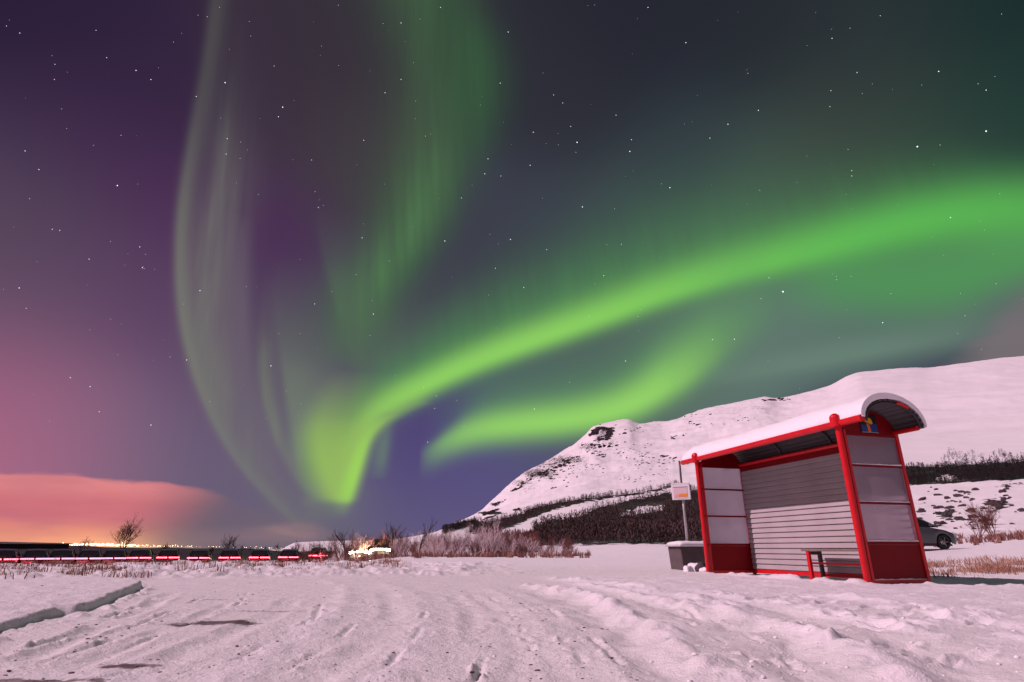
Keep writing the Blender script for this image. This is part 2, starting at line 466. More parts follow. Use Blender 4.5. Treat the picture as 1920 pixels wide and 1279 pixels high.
_ca = []; _tab = []
for px in sorted(COLS):
    az = azel(px, 1000)[0]; _ca.append(az)
    row = []
    for r, q in zip(RAD, COLS[px]):
        if q > 600: row.append(CH + r * t_of(az, q))
        else: row.append(float(q))
    _tab.append(row)
_ca = np.array(_ca); _tab = np.array(_tab)
_lr = np.log(np.array(RAD, float))
_d = np.diff(_tab, axis=0) / np.diff(_ca)[:, None]; _tan = np.zeros_like(_tab)
_pp = _d[:-1] * _d[1:]; _tan[1:-1] = np.where(_pp > 0, 2 * _pp / np.where(np.abs(_d[:-1] + _d[1:]) < 1e-9, 1, _d[:-1] + _d[1:]), 0)


def base_h(x, y):
    az = np.arctan2(x, y); r = np.hypot(x, y)
    ia = np.clip(np.searchsorted(_ca, az) - 1, 0, len(_ca) - 2)
    fa = np.clip((az - _ca[ia]) / (_ca[ia + 1] - _ca[ia]), 0, 1)
    lr = np.log(np.maximum(r, .5))
    ir = np.clip(np.searchsorted(_lr, lr) - 1, 0, len(_lr) - 2)
    # interpolate linearly in r between rings so slopes read as slopes
    R = np.array(RAD, float)
    fr = np.clip((r - R[ir]) / (R[ir + 1] - R[ir]), 0, 1)
    z0 = _tab[ia, ir] * (1 - fr) + _tab[ia, ir + 1] * fr
    z1 = _tab[ia + 1, ir] * (1 - fr) + _tab[ia + 1, ir + 1] * fr
    m0 = _tan[ia, ir] * (1 - fr) + _tan[ia, ir + 1] * fr
    m1 = _tan[ia + 1, ir] * (1 - fr) + _tan[ia + 1, ir + 1] * fr
    hh = _ca[ia + 1] - _ca[ia]; f2 = fa * fa; f3 = f2 * fa
    z = (2 * f3 - 3 * f2 + 1) * z0 + (f3 - 2 * f2 + fa) * hh * m0 + (3 * f2 - 2 * f3) * z1 + (f3 - f2) * hh * m1
    z = np.where(r < RAD[0], 0.0, z)
    back = 1 - sstep(np.abs(az), 1.05, 1.7)
    return z * back


def gnd(px, py):
    """point of the level snow seen at px,py"""
    v = 639.5 - py; fw = F * CP - v * SP; up = F * SP + v * CP
    k = -CH / up
    return ((px - 960) * k, fw * k)


def polydist(x, y, pts, margin=.9):
    """distance to a polyline, signed side, parameter along (0..1)"""
    if margin is not None and x.size > 2000:
        a = np.array(pts); lo, hi = a.min(0) - margin, a.max(0) + margin
        k = (x > lo[0]) & (x < hi[0]) & (y > lo[1]) & (y < hi[1])
        D, S, T = np.full(x.shape, 9.0), np.zeros(x.shape), np.zeros(x.shape)
        if k.any(): D[k], S[k], T[k] = polydist(x[k], y[k], pts, None)
        return D, S, T
    best = np.full(x.shape, 1e9); side = np.zeros(x.shape); par = np.zeros(x.shape)
    n = len(pts) - 1
    for i in range(n):
        ax, ay = pts[i]; bx, by = pts[i + 1]
        dx, dy = bx - ax, by - ay; L2 = dx * dx + dy * dy
        t = np.clip(((x - ax) * dx + (y - ay) * dy) / L2, 0, 1)
        ex, ey = x - (ax + t * dx), y - (ay + t * dy)
        d = np.hypot(ex, ey); m = d < best
        best = np.where(m, d, best); side = np.where(m, np.sign(dx * ey - dy * ex), side); par = np.where(m, (i + t) / n, par)
    return best, side, par


KERB = [(-1.0, -1.5), (-2.2, 2.0), gnd(0, 1186), gnd(80, 1163), gnd(140, 1150), gnd(200, 1132), gnd(250, 1112), gnd(266, 1103),
        gnd(250, 1096), gnd(190, 1091), gnd(100, 1088), gnd(-40, 1086), gnd(-300, 1086), (-40, 14)]
# ploughed ridges and wheel ruts beside the bus stop: (points, width, height, noise)
RIDGES = [
    ([(1375, 1290), (1290, 1235), (1215, 1180), (1150, 1140), (1095, 1115), (1040, 1102)], .11, .052),
    ([(1720, 1290), (1620, 1235), (1530, 1200), (1440, 1172), (1360, 1152), (1280, 1138), (1210, 1122)], .13, .036),
    ([(1400, 1150), (1330, 1132), (1250, 1115), (1170, 1100), (1080, 1090), (1000, 1080)], .16, .05),
    ([(1320, 1150), (1220, 1125), (1130, 1104), (1060, 1092)], .10, .03),
    ([(1050, 1112), (1020, 1106), (985, 1098)], .10, .05),
    ([(1700, 1180), (1590, 1160), (1480, 1140), (1380, 1122), (1280, 1100)], .12, .035),
    ([(1930, 1180), (1800, 1150), (1650, 1130), (1500, 1112)], .12, .035),
    ([(1140, 1290), (1060, 1215), (1000, 1160), (950, 1120), (880, 1090)], .10, .012),
    ([(700, 1285), (780, 1215), (800, 1160), (770, 1115), (700, 1085)], .12, .014),
    ([(420, 1285), (560, 1200), (640, 1140), (650, 1105), (600, 1080)], .10, .014),
]
RUTS = [
    ([(1330, 1290), (1230, 1225), (1150, 1172), (1060, 1125), (960, 1098)], .16, .03),
    ([(1600, 1290), (1480, 1220), (1360, 1170), (1240, 1135), (1130, 1112)], .17, .035),
    ([(1850, 1290), (1760, 1230), (1650, 1190), (1500, 1160), (1350, 1128)], .18, .03),
    ([(60, 1235), (180, 1180), (290, 1130), (330, 1108)], .07, .022),
    ([(120, 1260), (260, 1205), (390, 1150), (440, 1120)], .06, .014),
    ([(200, 1290), (380, 1210), (520, 1150), (560, 1110)], .08, .014),
    ([(560, 1290), (690, 1210), (740, 1150), (720, 1105)], .08, .012),
    ([(850, 1290), (900, 1215), (890, 1150), (840, 1105)], .08, .014),
    ([(960, 1290), (960, 1215), (930, 1150), (870, 1105)], .07, .01),
]
_r = random.Random(9)
PRINTS = [(1380 + 42 * i + _r.uniform(-9, 9), 1118 + 4.2 * i + (5 if i % 2 else -5), -.9 + _r.uniform(-.3, .3)) for i in range(12)] + \
         [(1660 - 26 * i + _r.uniform(-9, 9), 1180 - 9.0 * i + (6 if i % 2 else -6), .4 + _r.uniform(-.3, .3)) for i in range(8)] + \
         [(1820 - 70 * i, 1240 - 13 * i + (9 if i % 2 else -9), -1.1) for i in range(5)]
TRACKS = [([(95, 1192), (190, 1162), (262, 1133), (305, 1112)], .022, .022), ([(140, 1215), (260, 1172), (360, 1128), (400, 1112)], .02, .016),
          ([(0, 1236), (90, 1205), (170, 1180)], .02, .018), ([(190, 1232), (330, 1180), (450, 1130), (470, 1105)], .018, .016),
          ([(0, 1268), (150, 1222), (230, 1196)], .02, .016), ([(330, 1290), (470, 1222), (590, 1160), (610, 1118)], .02, .014),
          ([(480, 1290), (610, 1215), (690, 1150), (680, 1108)], .02, .014), ([(880, 1290), (905, 1235), (925, 1205)], .015, .022),
          ([(690, 1290), (750, 1225), (790, 1180), (800, 1130)], .018, .012), ([(1010, 1290), (1000, 1220), (965, 1160), (910, 1110)], .02, .014),
          ([(1120, 1290), (1080, 1225), (1030, 1170), (960, 1118)], .02, .014), ([(1200, 1290), (1150, 1230), (1090, 1180), (1000, 1125)], .022, .016),
          ([(1480, 1290), (1390, 1222), (1290, 1170), (1180, 1128)], .02, .016), ([(1560, 1290), (1450, 1215), (1330, 1160), (1200, 1120)], .02, .014),
          ([(960, 1078), (1010, 1071), (1090, 1062), (1180, 1052)], .05, .03), ([(1040, 1064), (1120, 1060), (1185, 1059)], .04, .03)]
DIRT = [(400, 1168, .34, .16, 1.), (440, 1167, .16, .08, 1.1), (355, 1172, .2, .06, .7), (470, 1145, .35, .09, .45), (540, 1146, .3, .06, .45), (250, 1250, .16, .07, 1.),
        (225, 1251, .09, .04, 1.), (120, 1278, .3, .05, .8), (20, 1276, .15, .05, .6), (730, 1175, .25, .06, .35), (720, 1140, .35, .06, .35), (405, 1124, .25, .07, .6),
        (1470, 1155, .1, .06, .5), (1535, 1145, .1, .06, .5), (1690, 1075, .2, .2, .5)]


def side_axis():
    return (3.85, 12.15), (.2656, -.9641), (.9641, .2656)


def full_h(x, y):
    """height plus dirt mask and heath mask"""
    r = np.hypot(x, y); az = np.arctan2(x, y)
    z = base_h(x, y)
    dirt = np.zeros_like(x); heath = np.zeros_like(x); fresh = np.ones_like(x)
    near = (r < 24)
    X, Y = x[near], y[near]
    zz = np.zeros_like(X)
    rut0 = np.zeros_like(X)
    for pts, w, h in RUTS[:3]:
        d, s, t = polydist(X, Y, [gnd(*p) for p in pts]); rut0 = np.maximum(rut0, np.exp(-(d / (w * 1.5)) ** 4))
    # packed snow with small lumps
    wx = fbm(X, Y, .8, 3, 3) * .25; wy = fbm(X, Y, .8, 3, 5) * .25
    zz += .006 * fbm(X, Y, .35, 4, 1, .6) + .012 * fbm(X, Y, 2.2, 3, 2)
    crumb = fbm(X + wx, Y + wy, .12, 3, 9, .6)
    crumbmask = sstep(fbm(X, Y, 1.1, 3, 31), -.1, .45)
    zz += .016 * np.clip(crumb - .1, 0, 1) * crumbmask
    # shallow scrapes that follow the sweep of the wheels
    th = np.hypot((X + 9.5) * .9, Y - 1.0)
    zz += .006 * fbm(th * 5.0, np.arctan2(Y - 1.0, X + 9.5) * 5, 1.0, 4, 33, .65) * (1 - sstep(X, .6, 1.6))
    fine = fbm(X + wx * .3, Y + wy * .3, .085, 3, 111, .65)
    zz += .022 * np.clip(fine - .16, 0, 1) * (.25 + .75 * sstep(fbm(X, Y, .7, 3, 112), -.1, .4)) - .010 * np.clip(-fine - .25, 0, 1)
    # loose lumpy snow on the right towards the shelter
    rr = sstep(X + .10 * (Y - 3), .75, 1.9) * (1 - sstep(Y, 9.5, 13)) * (1 - .85 * rut0) 
    lump = fbm(X * 1.0 + wx, Y * .8 + wy, .42, 4, 12, .5)
    zz += rr * (.030 * sstep(lump, .05, .4) - .008) * (.2 + .8 * sstep(X, 1.4, 3.0) * (1 - .75 * sstep(Y, 4.2, 6.5)))
    zz += rr * .030 * np.clip(fbm(X + wx, Y * 1.5 + wy, .30, 4, 15, .55) - .05, 0, 1)
    zz += rr * .02 * np.abs(fbm(X + wx, Y, .9, 3, 14))
    for pts, w, h in RIDGES:
        g = [gnd(*p) for p in pts]
        d, s, t = polydist(X + wx * .25, Y + wy * .25, g)
        br = .45 + .9 * sstep(fbm(X, Y, .35, 3, 17), -.3, .35)
        zz += h * np.exp(-(d / w) ** 2) * br * sstep(t, 0, .02) * sstep(1 - t, 0, .2)
    for pts, w, h in RUTS:
        g = [gnd(*p) for p in pts]
        d, s, t = polydist(X + wx * .15, Y + wy * .15, g)
        br = sstep(fbm(X, Y, .5, 3, 19), -.35, .25)
        zz -= h * np.exp(-(d / w) ** 2) * br * sstep(1 - t, 0, .2)
        zz += h * .5 * np.exp(-((d - w * 1.5) / (w * .5)) ** 2) * br * sstep(1 - t, 0, .2)
    rutm = np.zeros_like(X)
    for pts, w, h in RUTS[:3]:
        d, s, t = polydist(X + wx * .15, Y + wy * .15, [gnd(*p) for p in pts]); rutm = np.maximum(rutm, np.exp(-(d / (w * 1.35)) ** 4) * sstep(1 - t, 0, .2))
    on0 = sstep(fbm(X, Y, .45, 3, 21), -.15, .3); cr0 = np.clip(.3 + fbm(X, Y, .07, 3, 22) * 2.0, 0, 2)
    for pts, w, dep in TRACKS:
        d, s, t = polydist(X + wx * .08, Y + wy * .08, [gnd(*p) for p in pts])
        if not (d < .3).any(): continue
        on = on0 * sstep(t, 0, .25) * sstep(1 - t, 0, .3); dep = dep * 1.0
        zz -= dep * np.exp(-(d / w) ** 2) * on
        zz += dep * .9 * np.exp(-((d - w * 2) / w) ** 2) * cr0 * on
    for fx, fy, ang in PRINTS:
        gx, gy = gnd(fx, fy); ux, uy = (X - gx) * math.cos(ang) + (Y - gy) * math.sin(ang), -(X - gx) * math.sin(ang) + (Y - gy) * math.cos(ang)
        q = (ux / .055) ** 2 + (uy / .13) ** 2
        zz += -.042 * np.exp(-q ** 1.5) + .016 * np.exp(-((np.sqrt(q) - 1.5) / .35) ** 2) * (.6 + fbm(X, Y, .08, 2, 25))
    # raised island behind the kerb on the left
    d, s, t = polydist(X + wx * .16, Y + wy * .16, KERB, None)
    inside = d * s
    onkerb = np.clip(inside, -1, 1)
    kx, ky = gnd(138, 1151); gap = .045 * np.exp(-((X - kx) ** 2 + (Y - ky) ** 2) / .012)
    isl = sstep(onkerb, -.015, .035) * (.020 + .0085 * np.clip(Y, 0, 8) + .02 * fbm(X, Y, .2, 4, 43, .6) - gap) 
    isl = isl * np.where(t > .6, np.clip(1 - (t - .6) * 2.2, .25, 1), 1)
    flat = sstep(onkerb, -.02, .3)
    zz = zz * (1 - .75 * flat) + isl
    spill = np.exp(-((onkerb + .10) / .07) ** 2) * .03 * sstep(fbm(X, Y, .18, 3, 44), 0, .4)
    zz += spill
    # snow banked along the foot of the shelter
    (ox, oy), A, B = side_axis()
    lx = (X - ox) * A[0] + (Y - oy) * A[1]; ly = (X - ox) * B[0] + (Y - oy) * B[1]
    inx = sstep(lx, -.6, 0) * (1 - sstep(lx, 3.8, 4.3))
    insh = sstep(lx, -.15, .05) * (1 - sstep(lx, 3.72, 3.95)) * sstep(ly, -.12, .05) * (1 - sstep(ly, .95, 1.2))
    zz = zz * (1 - insh) - .02 * insh
    zz += .07 * np.exp(-((ly + .15) / .10) ** 2) * inx * sstep(fbm(X, Y, .4, 3, 50), -.4, .3)
    zz += .06 * np.exp(-((lx - 4.12) / .13) ** 2) * sstep(ly, .2, .9) * (1 - sstep(ly, 1.6, 3.6)) * (.4 + fbm(X, Y, .3, 3, 51))
    # mounds between the shelter and the shaded hollow on its right
    hollow = np.exp(-(((lx - 2.4) / 2.6) ** 4 + ((ly - 2.2) / 1.3) ** 4))
    zz -= .07 * hollow
    bank = np.exp(-(((Y - 7.75 - .12 * (X - 6)) / .32) ** 2)) * sstep(X, 5.2, 5.8)
    zz += bank * (.015 + .03 * sstep(fbm(X, Y, .5, 3, 55), -.3, .4))
    fr = .25 * sstep(fbm(X, Y, .9, 3, 80), .0, .5) + flat * .35
    for pts, w, h in RIDGES:
        d, s, t = polydist(X + wx * .25, Y + wy * .25, [gnd(*p) for p in pts])
        fr += min(1, h / .04) * np.exp(-(d / (w * 1.25)) ** 2) * sstep(1 - t, 0, .2)
    fr += rr * (sstep(lump, .0, .35) * .7 + .45 * sstep(fbm(X, Y * 1.6, .8, 3, 83), -.15, .2) + .3 * sstep(Y, 4, 7))
    fr *= 1 - .9 * rutm
    fresh[near] = np.clip(fr + sstep(r[near], 11, 20), 0, 1)
    vg = (1 - sstep(X, -1.5, .8)) * sstep(r[near], 10.6, 12) * (1 - sstep(X, -14, -16) * 0)
    zz += vg * (.09 * sstep(fbm(X, Y, .75, 4, 84, .6), -.1, .4) + .03 * fbm(X, Y, .22, 3, 85))
    fade = 1 - sstep(r[near], 19, 24)
    z[near] += zz * fade
    dd = np.zeros_like(X)
    for px, py, a, b, w in DIRT:
        gx, gy = gnd(px, py)
        dd += w * np.exp(-(((X - gx) / (a * .8)) ** 2 + ((Y - gy) / (b * .75)) ** 2))
    tr = sstep(X, 1.2, .2) * sstep(Y, 2, 3)
    dirt[near] = np.clip(dd, 0, 1.3) + .14 * (1 - flat) * (1 - sstep(X, 0, 2))
    # soft middle-distance drifts
    mid = (r >= 14) & (r < 300)
    z[mid] += sstep(r[mid], 14, 30) * (.10 * fbm(x[mid], y[mid], 5, 4, 60) + .004 * r[mid] * fbm(x[mid], y[mid], 22, 4, 61)) * np.where(np.abs(r[mid] - 62) < 14, .3, 1)
    far = r >= 150
    q = sstep(r[far], 150, 900)
    onm = sstep(az[far], azel(835, 1000)[0], azel(900, 1000)[0])
    ridge = 1 - np.abs(fbm(x[far], y[far], 260, 5, 70)) * 2
    z[far] += onm * q * (10 * (ridge - .6) + 9 * fbm(x[far], y[far], 130, 6, 71, .55)) * (1 - .55 * sstep(az[far], azel(1500, 900)[0], azel(1700, 900)[0]))
    gu = 1 - 2 * np.abs(fbm(az[far] * 42, r[far] / 420, 1.0, 4, 130, .55)); gu2 = 1 - 2 * np.abs(fbm(az[far] * 120 + r[far] / 500, r[far] / 300, 1.0, 3, 131, .55))
    z[far] -= onm * q * sstep(r[far], 420, 900) * (.5 * sstep(gu, .35, 1) + .12 * sstep(gu2, .4, 1)) * (1 - .7 * sstep(az[far], azel(1450, 900)[0], azel(1650, 900)[0]))
    # dark open heath beyond the road on the left
    lf = 1 - sstep(az, azel(600, 1000)[0], azel(660, 1000)[0])
    heath += lf * sstep(r, 78, 84) * (1 - sstep(r, 155, 190)) * .95
    heath += lf * sstep(r, 200, 400) * .9 * (1 - sstep(az, azel(490, 1000)[0], azel(540, 1000)[0]))
    full_h.fresh = fresh
    return z, dirt, heath


# ------------------------------------------------------------------ materials for the ground
def snow_material():
    m = bpy.data.materials.new('snow'); m.use_nodes = True
    nt = m.node_tree; L = nt.links; b = nt.nodes['Principled BSDF']
    b.inputs['Roughness'].default_value = .55; b.inputs['Specular IOR Level'].default_value = .25
    tcn = nt.nodes.new('ShaderNodeTexCoord')
    def noise(scale, det=4, rough=.55, vec=None):
        n = nt.nodes.new('ShaderNodeTexNoise'); n.inputs['Scale'].default_value = scale
        n.inputs['Detail'].default_value = det; n.inputs['Roughness'].default_value = rough
        L.new(vec if vec else tcn.outputs['Object'], n.inputs['Vector']); return n.outputs[0]
    def math_(k, a, b_=None, cl=False):
        n = nt.nodes.new('ShaderNodeMath'); n.operation = k; n.use_clamp = cl
        for i, v in ((0, a), (1, b_)):
            if v is None: continue
            if isinstance(v, (int, float)): n.inputs[i].default_value = v
            else: L.new(v, n.inputs[i])
        return n.outputs[0]
    def att(nm):
        a = nt.nodes.new('ShaderNodeAttribute'); a.attribute_name = nm; return a.outputs['Fac']
    def mix(f, a, b_):
        n = nt.nodes.new('ShaderNodeMix'); n.data_type = 'RGBA'
        L.new(f, n.inputs[0])
        for i, v in ((6, a), (7, b_)):
            if isinstance(v, tuple): n.inputs[i].default_value = (*v, 1)
            else: L.new(v, n.inputs[i])
        return n.outputs[2]
    c = mix(noise(1.3, 5), (.84, .82, .86), (.92, .90, .93))
    pk = mix(noise(4.5, 6, .7), (.70, .685, .695), (.90, .88, .89))
    c = mix(att('fresh'), pk, c)
    # brown grit pressed in the snow
    g1 = math_('MULTIPLY', att('dirt'), math_('MULTIPLY', noise(11, 7, .75), math_('ADD', noise(2.5, 4, .7), .55)))
    g2 = math_('MULTIPLY', math_('SUBTRACT', g1, .42), 7.0, True)
    c = mix(math_('MULTIPLY', g2, .85, True), c, (.075, .04, .035))
    g3 = math_('MULTIPLY', math_('SUBTRACT', math_('ADD', noise(24, 4, .6), math_('MULTIPLY', att('dirt'), .5)), .735), 9.0, True)
    c = mix(math_('MULTIPLY', g3, .75), c, (.12, .09, .09))  # dark specks: grit, and the painted shade of small snow crumbs
    # heath
    h = math_('MULTIPLY', math_('SUBTRACT', math_('ADD', att('heath'), math_('MULTIPLY', noise(.45, 5, .65), .5)), .62), 4.0, True)
    c = mix(h, c, mix(noise(1.7, 3), (.010, .008, .010), (.030, .021, .023)))
    # bare rock
    st = nt.nodes.new('ShaderNodeMapping'); st.inputs['Scale'].default_value = (1, 1, 2.2)
    L.new(tcn.outputs['Object'], st.inputs[0])
    rk = math_('MULTIPLY', math_('SUBTRACT', math_('ADD', att('rock'), math_('MULTIPLY', noise(.12, 6, .75, st.outputs[0]), 1.0)), .79), 12.0, True)
    c = mix(rk, c, (.02, .016, .018))
    L.new(c, b.inputs['Base Color'])
    bp = nt.nodes.new('ShaderNodeBump'); bp.inputs['Strength'].default_value = .75; bp.inputs['Distance'].default_value = .02
    hh = math_('ADD', noise(26, 5, .7), math_('MULTIPLY', noise(90, 3, .6), .35))
    L.new(hh, bp.inputs['Height']); L.new(bp.outputs[0], b.inputs['Normal'])
    return m


SNOW = snow_material()
FRESH = mat('fresh_snow', (.88, .86, .90), .6, var=.05, scale=6, bump=.4, spec=.2)

# rock outcrops on the slope: centre, size and weight given on the mountain face
ROCKS = [(1130, 812, 20, 10, .28), (1060, 860, 75, 32, .26), (1150, 850, 90, 40, .22), (1300, 830, 120, 30, .16), (985, 915, 60, 20, .25), (1130, 812, 28, 12, .34), (1122, 806, 18, 8, .3), (1105, 838, 35, 14, .34), (1060, 862, 60, 14, .36), (1010, 888, 45, 13, .42), (1030, 872, 60, 12, .34), (980, 905, 40, 9, .33), (950, 925, 30, 8, .25),
         (928, 946, 12, 4, .5), (918, 962, 26, 3, .75), (970, 956, 10, 2.5, .6), (1145, 830, 25, 10, .28), (1170, 855, 40, 18, .22), (1250, 860, 45, 16, .24), (1290, 800, 60, 10, .2), (1420, 765, 60, 8, .25), (1330, 775, 60, 7, .22),
         (1200, 810, 60, 12, .16), (1010, 940, 90, 5, .14), (1740, 895, 30, 8, .1), (1060, 935, 120, 4, .2), (1640, 735, 60, 8, .1)]


def proj(x, y, z):
    fw = y * CP + (z - CH) * SP; up = -y * SP + (z - CH) * CP
    fw = np.maximum(fw, 1e-3)
    return 960 + F * x / fw, 639.5 - F * up / fw


def rock_mask(x, y, z):
    px, py = proj(x, y, z); m = np.zeros_like(x)
    for cx, cy, a, b, w in ROCKS:
        m = np.maximum(m, w * np.exp(-(((px - cx) / a) ** 2 + ((py - cy) / b) ** 2) ** 1.2))
    return m


def npin(x, y, P):
    c = np.zeros(x.shape, bool); n = len(P)
    for i in range(n):
        x1, y1 = P[i]; x2, y2 = P[(i + 1) % n]
        if y1 == y2: continue
        c ^= ((y1 > y) != (y2 > y)) & (x < (x2 - x1) * (y - y1) / (y2 - y1) + x1)
    return c


WP = {
    'mountain': [(998, 1024), (1000, 985), (1040, 975), (1090, 968), (1120, 952), (1180, 938), (1250, 924), (1300, 918), (1420, 910), (1420, 1012), (1300, 1020), (1180, 1020), (1100, 1022)],
    'slope': [(878, 998), (890, 980), (930, 976), (980, 962), (1010, 950), (1060, 940), (1120, 931), (1200, 923), (1275, 906), (1278, 910), (1200, 928), (1130, 936), (1070, 948), (1020, 962), (970, 984), (920, 1002), (885, 1002)],
    'shoulder': [(828, 1002), (835, 988), (860, 978), (890, 973), (905, 975), (870, 992), (840, 1000)],
    'hillside': [(1660, 912), (1665, 876), (1720, 872), (1740, 876), (1770, 872), (1860, 868), (1960, 860), (1960, 894), (1900, 900), (1820, 904), (1740, 909)],
    'brush': [(905, 1040), (915, 1018), (960, 1008), (1000, 1005), (1010, 1036)],
}
HOLE1 = [(1165, 962), (1200, 950), (1245, 948), (1240, 957), (1190, 965), (1160, 968)]
HOLE2 = [(1752, 900), (1770, 892), (1795, 894), (1790, 900)]


def terrain(name, rads, azs, wrap=False):
    R, A = np.meshgrid(rads, azs, indexing='ij')
    x = (R * np.sin(A)).ravel(); y = (R * np.cos(A)).ravel()
    z, dirt, heath = full_h(x, y); fresh = full_h.fresh
    r = R.ravel(); rock = np.zeros_like(x)
    mm = (r > 200) & (np.abs(A.ravel()) < 1.0)
    rock[mm] = rock_mask(x[mm], y[mm], z[mm])
    # craggy relief where rock shows
    z = z + rock * r * .010 * fbm(x, y, 38, 5, 90, .62)
    # scattered boulders on the near hillside to the right
    px, py = proj(x, y, z)
    bm = (r > 50) & (r < 260) & (np.abs(A.ravel()) < 1.0)
    bw = np.zeros_like(x)
    for cx, cy, a, b, w in [(1775, 965, 28, 11, .37), (1820, 958, 14, 5, .45), (1868, 948, 34, 16, .34), (1880, 935, 20, 16, .3), (1760, 985, 22, 8, .25), (1840, 985, 60, 20, .2), (1890, 910, 40, 10, .24), (1730, 960, 12, 30, .2)]:
        bw = np.maximum(bw, w * np.exp(-(((px - cx) / a) ** 2 + ((py - cy) / b) ** 2)))
    if hasattr(terrain, 'woods'):
        fm = (r > 60) & (np.abs(A.ravel()) < 1.0) & (r < 1800); idx = np.nonzero(fm)[0]
        qx, qy = px[idx] + 5 * fbm(x[idx], y[idx], 9, 3, 301), py[idx] + 6 * fbm(x[idx], y[idx], 7, 3, 302)
        for P, hs in terrain.woods:
            ins = npin(qx, qy, P)
            for h_ in hs: ins &= ~npin(qx, qy, h_)
            heath[idx] = np.maximum(heath[idx], ins * (.70 + .25 * fbm(x[idx], y[idx], 14, 3, 303)))
    cl = sstep(fbm(x, y * .6, 2.6, 3, 95, .6), .02, .28)
    rock = np.where(bm, bw * 1.5 * cl + bw * .6, rock)
    z = z + np.where(bm, bw * cl * 1.2, 0)
    n, k = len(rads), len(azs)
    terrain.grid = getattr(terrain, 'grid', []) + [(np.array(rads), np.array(azs), z.reshape(n, k))]
    me = bpy.data.meshes.new(name)
    kk = k if wrap else k - 1
    i, j = np.meshgrid(np.arange(n - 1), np.arange(kk), indexing='ij')
    a = i * k + j; b = i * k + (j + 1) % k
    quads = np.stack([a, b, b + k, a + k], -1).reshape(-1, 4)[:, ::-1]
    me.vertices.add(n * k); me.vertices.foreach_set('co', np.stack([x, y, z], -1).ravel().astype(np.float32))
    me.loops.add(quads.size); me.loops.foreach_set('vertex_index', quads.ravel().astype(np.int32))
    me.polygons.add(len(quads)); me.polygons.foreach_set('loop_start', np.arange(0, quads.size, 4, dtype=np.int32))
    me.polygons.foreach_set('use_smooth', np.ones(len(quads), bool))
    me.update(calc_edges=True)
    for nm, v in (('dirt', dirt), ('heath', heath), ('rock', rock), ('fresh', fresh)):
        at = me.attributes.new(nm, 'FLOAT', 'POINT'); at.data.foreach_set('value', v.astype(np.float32))
    me.materials.append(SNOW)
    o = bpy.data.objects.new(name, me); C.objects.link(o)
    return tag(o, kind='structure')


def gspace(a, b, ratio):
    n = int(math.ceil(math.log(b / a) / math.log(ratio))); return list(a * (b / a) ** (np.arange(n + 1) / n))


terrain.woods = [(WP['mountain'], [HOLE1]), (WP['slope'], []), (WP['shoulder'], []), (WP['hillside'], [HOLE2]), (WP['brush'], [])]
front = np.radians(np.arange(-56, 56.001, .125))
back_ = np.radians(np.concatenate([np.arange(58, 303, 4.0)]))
allaz = np.concatenate([front, back_])
r1 = [.02, .6, 1.2] + gspace(1.9, 9, 1.0052) + gspace(9, 15, 1.0075)[1:] + gspace(15, 120, 1.010)[1:]
terrain('snow_ground', np.array(r1), allaz, wrap=True)
fr2 = np.radians(np.arange(-56, 56.001, .125))
terrain('mountain', np.array(gspace(120, 1800, 1.0085) + gspace(1800, 9000, 1.12)[1:]), np.concatenate([fr2, back_]), wrap=True)


def H(x, y):
    z, _, _ = full_h(np.array([float(x)]), np.array([float(y)])); return float(z[0])


def hit(px, py, rmin=12., rmax=1790.):
    """where the line of sight first meets the terrain"""
    a, e = azel(px, py); te = math.tan(e)
    for rads, azs, Z in terrain.grid:
        if rads[-1] < rmin: continue
        ja = int(np.clip((a - front[0]) / (front[1] - front[0]), 0, len(front) - 2)); fa = (a - front[ja]) / (front[1] - front[0])
        col_ = Z[:, ja] * (1 - fa) + Z[:, ja + 1] * fa
        m = (rads >= rmin) & (rads <= rmax) & (col_ >= CH + rads * te)
        if m.any():
            i = int(np.argmax(m)); r = float(rads[i]); z = float(col_[i])
            if i > 0 and rads[i - 1] >= rmin:
                g0 = col_[i - 1] - CH - rads[i - 1] * te; g1 = col_[i] - CH - rads[i] * te; q = float(-g0 / (g1 - g0)) if g1 > g0 else 1.0
                q = min(1, max(0, q)); r = float(rads[i - 1] + (rads[i] - rads[i - 1]) * q); z = float(col_[i - 1] + (col_[i] - col_[i - 1]) * q)
            return r * math.sin(a), r * math.cos(a), z
    return None


def at(px, r):
    """ground point on the compass line of px at distance r"""
    a = azel(px, 1020)[0]; x, y = r * math.sin(a), r * math.cos(a)
    return x, y, H(x, y)


# ------------------------------------------------------------------ road
ASPH = mat('icy_asphalt', (.035, .033, .037), .45, var=.4, scale=.8)
rb = MB(); rows = []
for px in list(range(-360, 640, 20)):
    a = azel(px, 1020)[0]; row = []
    for r in (57.5, 60, 62.5, 65.5):
        x, y = r * math.sin(a), r * math.cos(a); row.append((x, y, H(x, y) + .08))
    rows.append(row)
rb.grid(rows)
tag(rb.build('road', ASPH, smooth=True), kind='structure')

# ------------------------------------------------------------------ shelter
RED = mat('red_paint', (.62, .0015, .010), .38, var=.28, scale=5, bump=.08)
DRED = mat('red_paint_shaded', (.20, .0012, .005), .5, var=.2, scale=2.5, spec=.2)  # same red darkened, shade of the unlit parts put into the colour
SIDE = mat('pale_siding', (.42, .375, .385), .5, var=.2, scale=2.2, bump=.15)
CORR = mat('grey_corrugated_sheet', (.06, .052, .056), .5, metal=.1, var=.25, scale=4)
WOOD = mat('weathered_wood', (.20, .15, .13), .7, var=.35, scale=14, bump=.3)
DARKM = mat('dark_steel', (.035, .03, .034), .5)
GALV = mat('galvanised_steel', (.52, .50, .52), .45, metal=.5, var=.15, scale=12)


